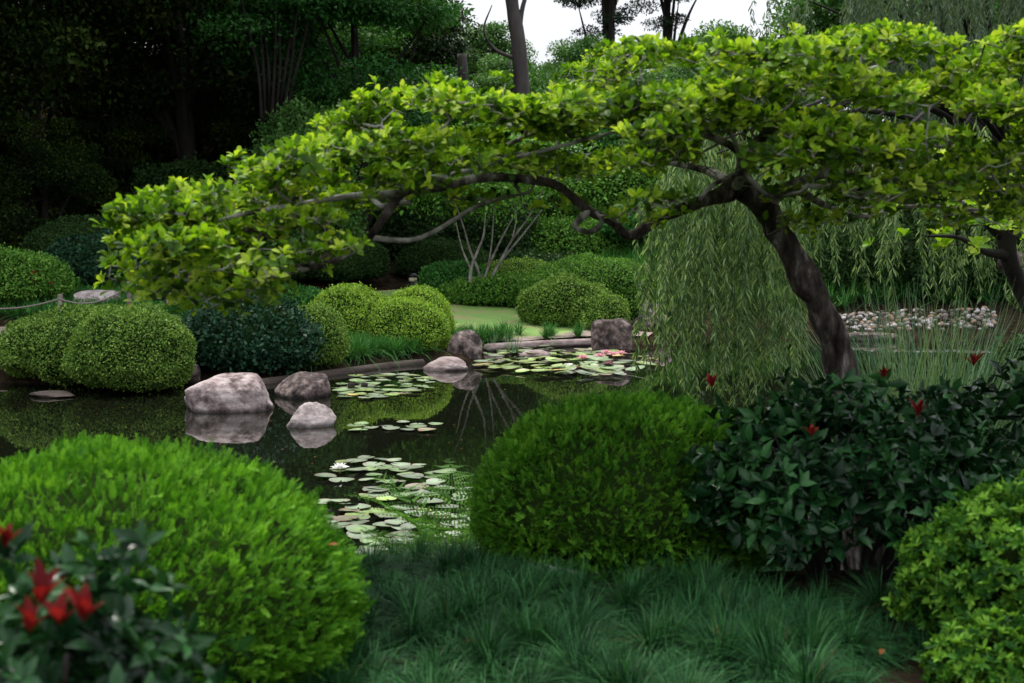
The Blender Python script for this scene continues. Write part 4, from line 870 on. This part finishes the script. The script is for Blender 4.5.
# bare trunks
def bare(label, pts, mat, name='bare_trunk', extra=()):
    base = pts[0]; g = Geo(); pp = smooth_path([(*P(a, b, Y), r) for a, b, Y, r in pts], 6); g0 = pp[0, :3].copy(); tube(g, pp[:, :3] - g0, pp[:, 3], 12, noise=lambda p: .06 * wave(4, .8, 2)(p))
    o = tag(g.build(name, [mat]), label, 'tree'); o.location = g0
    for ex in extra:
        g = Geo(); pp = smooth_path([(*P(a, b, Y), r) for a, b, Y, r in ex], 6); tube(g, pp[:, :3] - g0, pp[:, 3], 8); g.build('branch', [mat], o)
bare('tall bare grey trunk rising into the sky gap', [(524, 150, 60, .38), (520, 60, 60, .32), (512, 0, 60, .27), (506, -60, 60, .2), (500, -130, 60, .1)], M['bark_grey'],
     extra=[[(518, 40, 60, .14), (522, 10, 60, .1), (530, -20, 60, .07), (534, -60, 60, .03)], [(520, 60, 60, .1), (496, 50, 60, .07), (484, 30, 60, .05), (492, 5, 60, .02)]])
bare('short broken grey trunk stub behind the crown', [(464, 130, 46, .2), (463, 80, 46, .17), (462, 54, 46, .15)], M['bark_grey'])
# multi-stemmed trees
def stems_tree(name, label, paths, mat, crown=None):
    b0 = P(*paths[0][0][:3]); e = tag(empty(name, tuple(b0)), label, 'tree')
    for pth in paths:
        g = Geo(); pp = smooth_path([(*P(a, b, Y), r) for a, b, Y, r in pth], 6); tube(g, pp[:, :3] - b0, pp[:, 3], 8); g.build('stem', [mat], e)
    if crown:
        cm, c = crown_mesh('crown', *crown[:8]); o = bpy.data.objects.new('crown', cm); col.objects.link(o); o.parent = e; o.location = crown[8]
stems_tree('pale_stemmed_tree', 'small tree with several leaning whitish stems above the lawn', [
    [(470, 295, 38, 0.056), (471, 270, 38, 0.043), (478, 250, 38, 0.034), (484, 232, 38, 0.025), (486, 190, 38, 0.012)],
    [(484, 296, 38.3, 0.043), (478, 270, 38.3, 0.034), (470, 250, 38.2, 0.028), (463, 225, 38, 0.019), (450, 190, 38, .02)],
    [(482, 295, 38.5, 0.050), (500, 262, 38.5, 0.037), (512, 240, 38.4, 0.031), (530, 215, 38.2, 0.022), (548, 180, 38, 0.012)],
    [(480, 295, 38.2, 0.037), (488, 268, 38.2, 0.031), (502, 238, 38, 0.025), (520, 205, 38, 0.012)],
    [(471, 270, 38, .03), (462, 248, 37.8, .02), (456, 222, 37.8, .012)],
    [(512, 240, 38.4, .024), (516, 218, 38.6, .016), (512, 195, 38.6, .01)],
    [(488, 268, 38.2, .026), (492, 240, 38, .018), (494, 205, 38, .01)],
    [(500, 262, 38.5, 0.031), (525, 232, 38.7, 0.022), (542, 210, 38.8, 0.012)]], M['bark_pale'],
    (M['mid_green'], 301, 2.6, 1.8, 18, 700, .12, T_CARD, (.6, .4, 3.2)))
stems_tree('multi_stemmed_tree', 'tall tree with a fan of many thin dark stems in the shaded wood', [
    [(262 + k * 3.2, 122, 42 + (k % 3) * .3, .05), (258 + k * 5.5, 70, 42, .045), (244 + k * 9 + (k % 2) * 5, 10, 42 + (k % 3) * .5, .035), (232 + k * 14, -60, 45, .03)] for k in range(8)], M['bark_dark'],
    (M['forest'], 302, 4, 4, 20, 500, .2, T_CARD, (1.0, 0, 8.5)))
# small tree at the right edge
SK2 = [sk((1066, 480, 10.5, .1), (1060, 440, 10.5, .09), (1044, 340, 10.5, .075), (1022, 290, 10.5, .065), (1010, 262, 10.4, .06), (1008, 235, 10.4, .07), (1030, 200, 10.4, .05)),
       sk((1008, 255, 10.4, .05), (985, 252, 10.2, .026), (960, 238, 10.0, .017), (925, 236, 9.9, .009)), sk((1005, 240, 10.4, .04), (975, 215, 10.3, .025), (940, 205, 10.2, .015))]
q = [P(rt.uniform(900, 1120), rt.uniform(170, 250), 10.3) + rt.normal(size=3) * np.array([.1, .5, .05]) for _ in range(170)]
e = tag(empty('small_tree', tuple(P(1066, 478, 10.5))), 'shaded tree with crooked dark trunk at right picture edge', 'tree'); E0 = np.array(e.location)
ch, tp, dr = grow_tree(SK2, np.array(q), rng=rt)
gt, gb = Geo(), Geo()
for i, (pts, rad) in enumerate(ch): tube(gt if i == 0 else gb, pts - E0, rad, 12 if i == 0 else 5, cap=i == 0)
gt.build('trunk', [M['bark_dark']], e); gb.build('branches', [M['bark_dark']], e)
gl = Geo(); ax = unit(dr * .4 + np.array([0, 0, .8]) + rt.normal(size=(len(tp), 3)) * .25); rosettes(gl, tp - E0, ax, rt, 7, .09, .6, T_LEAF, 0, .95); gl.build('foliage', [M['tree_leaf']], e)

# ------------------------------------------------------------------ weeping willows
def willow(name, label, base, limbs, strands, mat, seed, leafL, dens, bark, r0):
    r = np.random.default_rng(seed); e = tag(empty(name, base), label, 'willow tree'); B = np.array(base)
    g = Geo(); pp = smooth_path([(0, 0, -.3, r0 * 1.3), (-.05, 0, 1.5, r0), (-.2, 0, 3.4, r0 * .8)], 6); tube(g, pp[:, :3], pp[:, 3], 14, noise=lambda p: .1 * wave(6, .5, 3)(p)); g.build('trunk', [bark], e)
    g = Geo(); top = pp[-1, :3]
    for l in limbs:
        l = np.array(l) - B; mid = (top + l) / 2 + np.array([0, 0, .8]); q_ = smooth_path([(*top, r0 * .3), (*mid, r0 * .14), (*l, .01)], 7); tube(g, q_[:, :3], q_[:, 3], 7)
    g.build('branches', [bark], e)
    gs = Geo(); gl_ = Geo()
    for (x, y, ztop, zbot, sway) in strands:
        n = max(6, int((ztop - zbot) / .18)); t = np.linspace(0, 1, n); ph = r.uniform(0, 6.28)
        pts = np.stack([x + sway * t ** 1.5 + .05 * np.sin(t * 5 + ph), y + .05 * np.cos(t * 4 + ph), lerp(ztop, zbot, t)], 1) - B
        # the strand arches over from its branch
        head = np.array([[x - .5 * np.sign(x - B[0]) , y, ztop - .12]]) - B
        tube(gs, pts, .004, 3, cap=False)
        m_ = int((ztop - zbot) * dens); tt = np.sort(r.random(m_)) ; o = np.stack([np.interp(tt, t, pts[:, k_]) for k_ in range(3)], 1)
        a = r.uniform(0, 2 * PI, m_); d = np.stack([np.cos(a) * .55, np.sin(a) * .55, np.full(m_, -1.) + r.random(m_) * .5], 1); nn = np.stack([np.cos(a), np.sin(a), np.full(m_, .55)], 1) + r.normal(size=(m_, 3)) * .35
        L = leafL * r.uniform(.6, 1.25, m_); leaves(gl_, T_OVAL, o, d, nn, L, L * .15, r.random(m_))
    gs.build('strands', [M['willow']], e); gl_.build('foliage', [mat], e)
rw = np.random.default_rng(31); st = []
def zat(py, Y): return P(0, py, Y)[2]
for _ in range(175):       # dense curtain
    Y = rw.uniform(12.2, 14.2); px = rw.choice([668, 684, 703, 721, 738, 752, 771, 796]) + rw.normal() * 5; low = 392 - abs(px - 728) * .25 + rw.normal() * 14 - 26 * (1 + math.sin(px / 5.5)) * rw.random() - (rw.random() < .5) * rw.uniform(20, 150)
    st.append((ctr(px, Y), Y, zat(rw.uniform(120, 200), Y), zat(low, Y), rw.normal() * .08))
for _ in range(10):        # thin group on the left
    Y = rw.uniform(13, 14.5); px = rw.uniform(632, 668); st.append((ctr(px, Y), Y, zat(rw.uniform(190, 240), Y), zat(rw.uniform(285, 392) , Y), rw.normal() * .06))
for _ in range(95):       # right, higher
    Y = rw.uniform(13.5, 16.5); px = rw.choice([812, 838, 850, 880, 899, 930, 948, 975, 1010]) + rw.normal() * 7; st.append((ctr(px, Y), Y, zat(rw.uniform(110, 190), Y), zat(rw.uniform(205, 310), Y), rw.normal() * .08))
lim = [P(px, py, Y) for px, py, Y in ((650, 190, 13.6), (700, 160, 13), (740, 150, 13.4), (780, 150, 14), (840, 140, 14.5), (900, 130, 15), (960, 130, 15.5), (720, 140, 12.6), (800, 120, 15.5), (1040, 110, 16), (880, 150, 14))]
wb = (ctr(1060, 17), 17.0, 0.0)
# its foot stands on the right bank
willow('weeping_willow', 'weeping willow with pale green curtain of hanging strands over the pond', (6.6, 17.5, -.2), lim, st, M['willow'], 41, .09, 52, M['bark_dark'], .22)
st = []
for _ in range(330):
    Y = rw.uniform(36, 41); px = rw.uniform(840, 1100) if rw.random() < .93 else rw.uniform(735, 850); top = -150 + abs(px - 950) * .6 + rw.uniform(0, 120); bot = top + rw.uniform(90, 260)
    bot = min(bot, 55 + max(0, (px - 800)) * .6 + rw.uniform(-20, 30)) if px < 900 else bot
    if bot - top < 30: continue
    st.append((ctr(px, Y), Y, zat(top, Y), zat(bot, Y), rw.normal() * .3))
lim = [P(px, py, 38.5) for px, py in ((760, -20), (800, -60), (850, -90), (900, -110), (960, -120), (1010, -110), (1060, -80), (880, -40), (940, -30))]
willow('grey_willow', 'large greyish willow in the distance at upper right against the sky', (ctr(1010, 40), 40, gz(14, 40)), lim, st, M['willow_far'], 42, .2, 26, M['bark_dark'], .35)

# ------------------------------------------------------------------ small loose things
def fallen(label, px, py, Y, s, mat='dead_leaf', z=None):
    r = np.random.default_rng(int(px)); g = Geo(); a = r.uniform(0, 6.28); leaves(g, T_POINT, np.zeros((1, 3)), np.array([[math.cos(a), math.sin(a), .25]]), np.array([[0, -.5, 1.]]), s, s * .45, [r.random()])
    o = g.build('fallen_leaf', [M[mat]]); p = P(px, py, Y); o.location = p; tag(o, label, 'leaf')
fallen('orange brown fallen leaf lying on the mondo grass', 462, 641, 5.3, .09)
fallen('small brown leaf caught on right flank of the large left shrub', 328, 545, 4.75, .04)
fallen('brown leaf stuck on the top right of the centre shrub', 652, 462, 6.72, .05)
fallen('upright tan leaf at the bottom edge in the grass', 797, 676, 4.9, .06)
fallen('orange leaf resting on grass below the centre shrub', 560, 610, 5.9, .05)
fallen('brown leaf on the grass left of the azalea', 880, 655, 4.95, .055)
fallen('small pale leaf in the grass near the pond', 405, 590, 6.3, .04)
# red flower tips on the far left shrub
g = Geo(); r = np.random.default_rng(9); c = P(37, 280, 32.6); pts = c + r.normal(size=(26, 3)) * np.array([.12, .12, .08])
leaves(g, T_OVAL, pts, r.normal(size=(26, 3)) + np.array([0, 0, .8]), r.normal(size=(26, 3)) + np.array([0, -1, .5]), .08, .05)
for o in bpy.data.objects:
    if o.name.startswith('flowering_shrub'):
        f = g.build('red_flowers', [M['red_leaf']], o); f.location = -np.array(o.location)
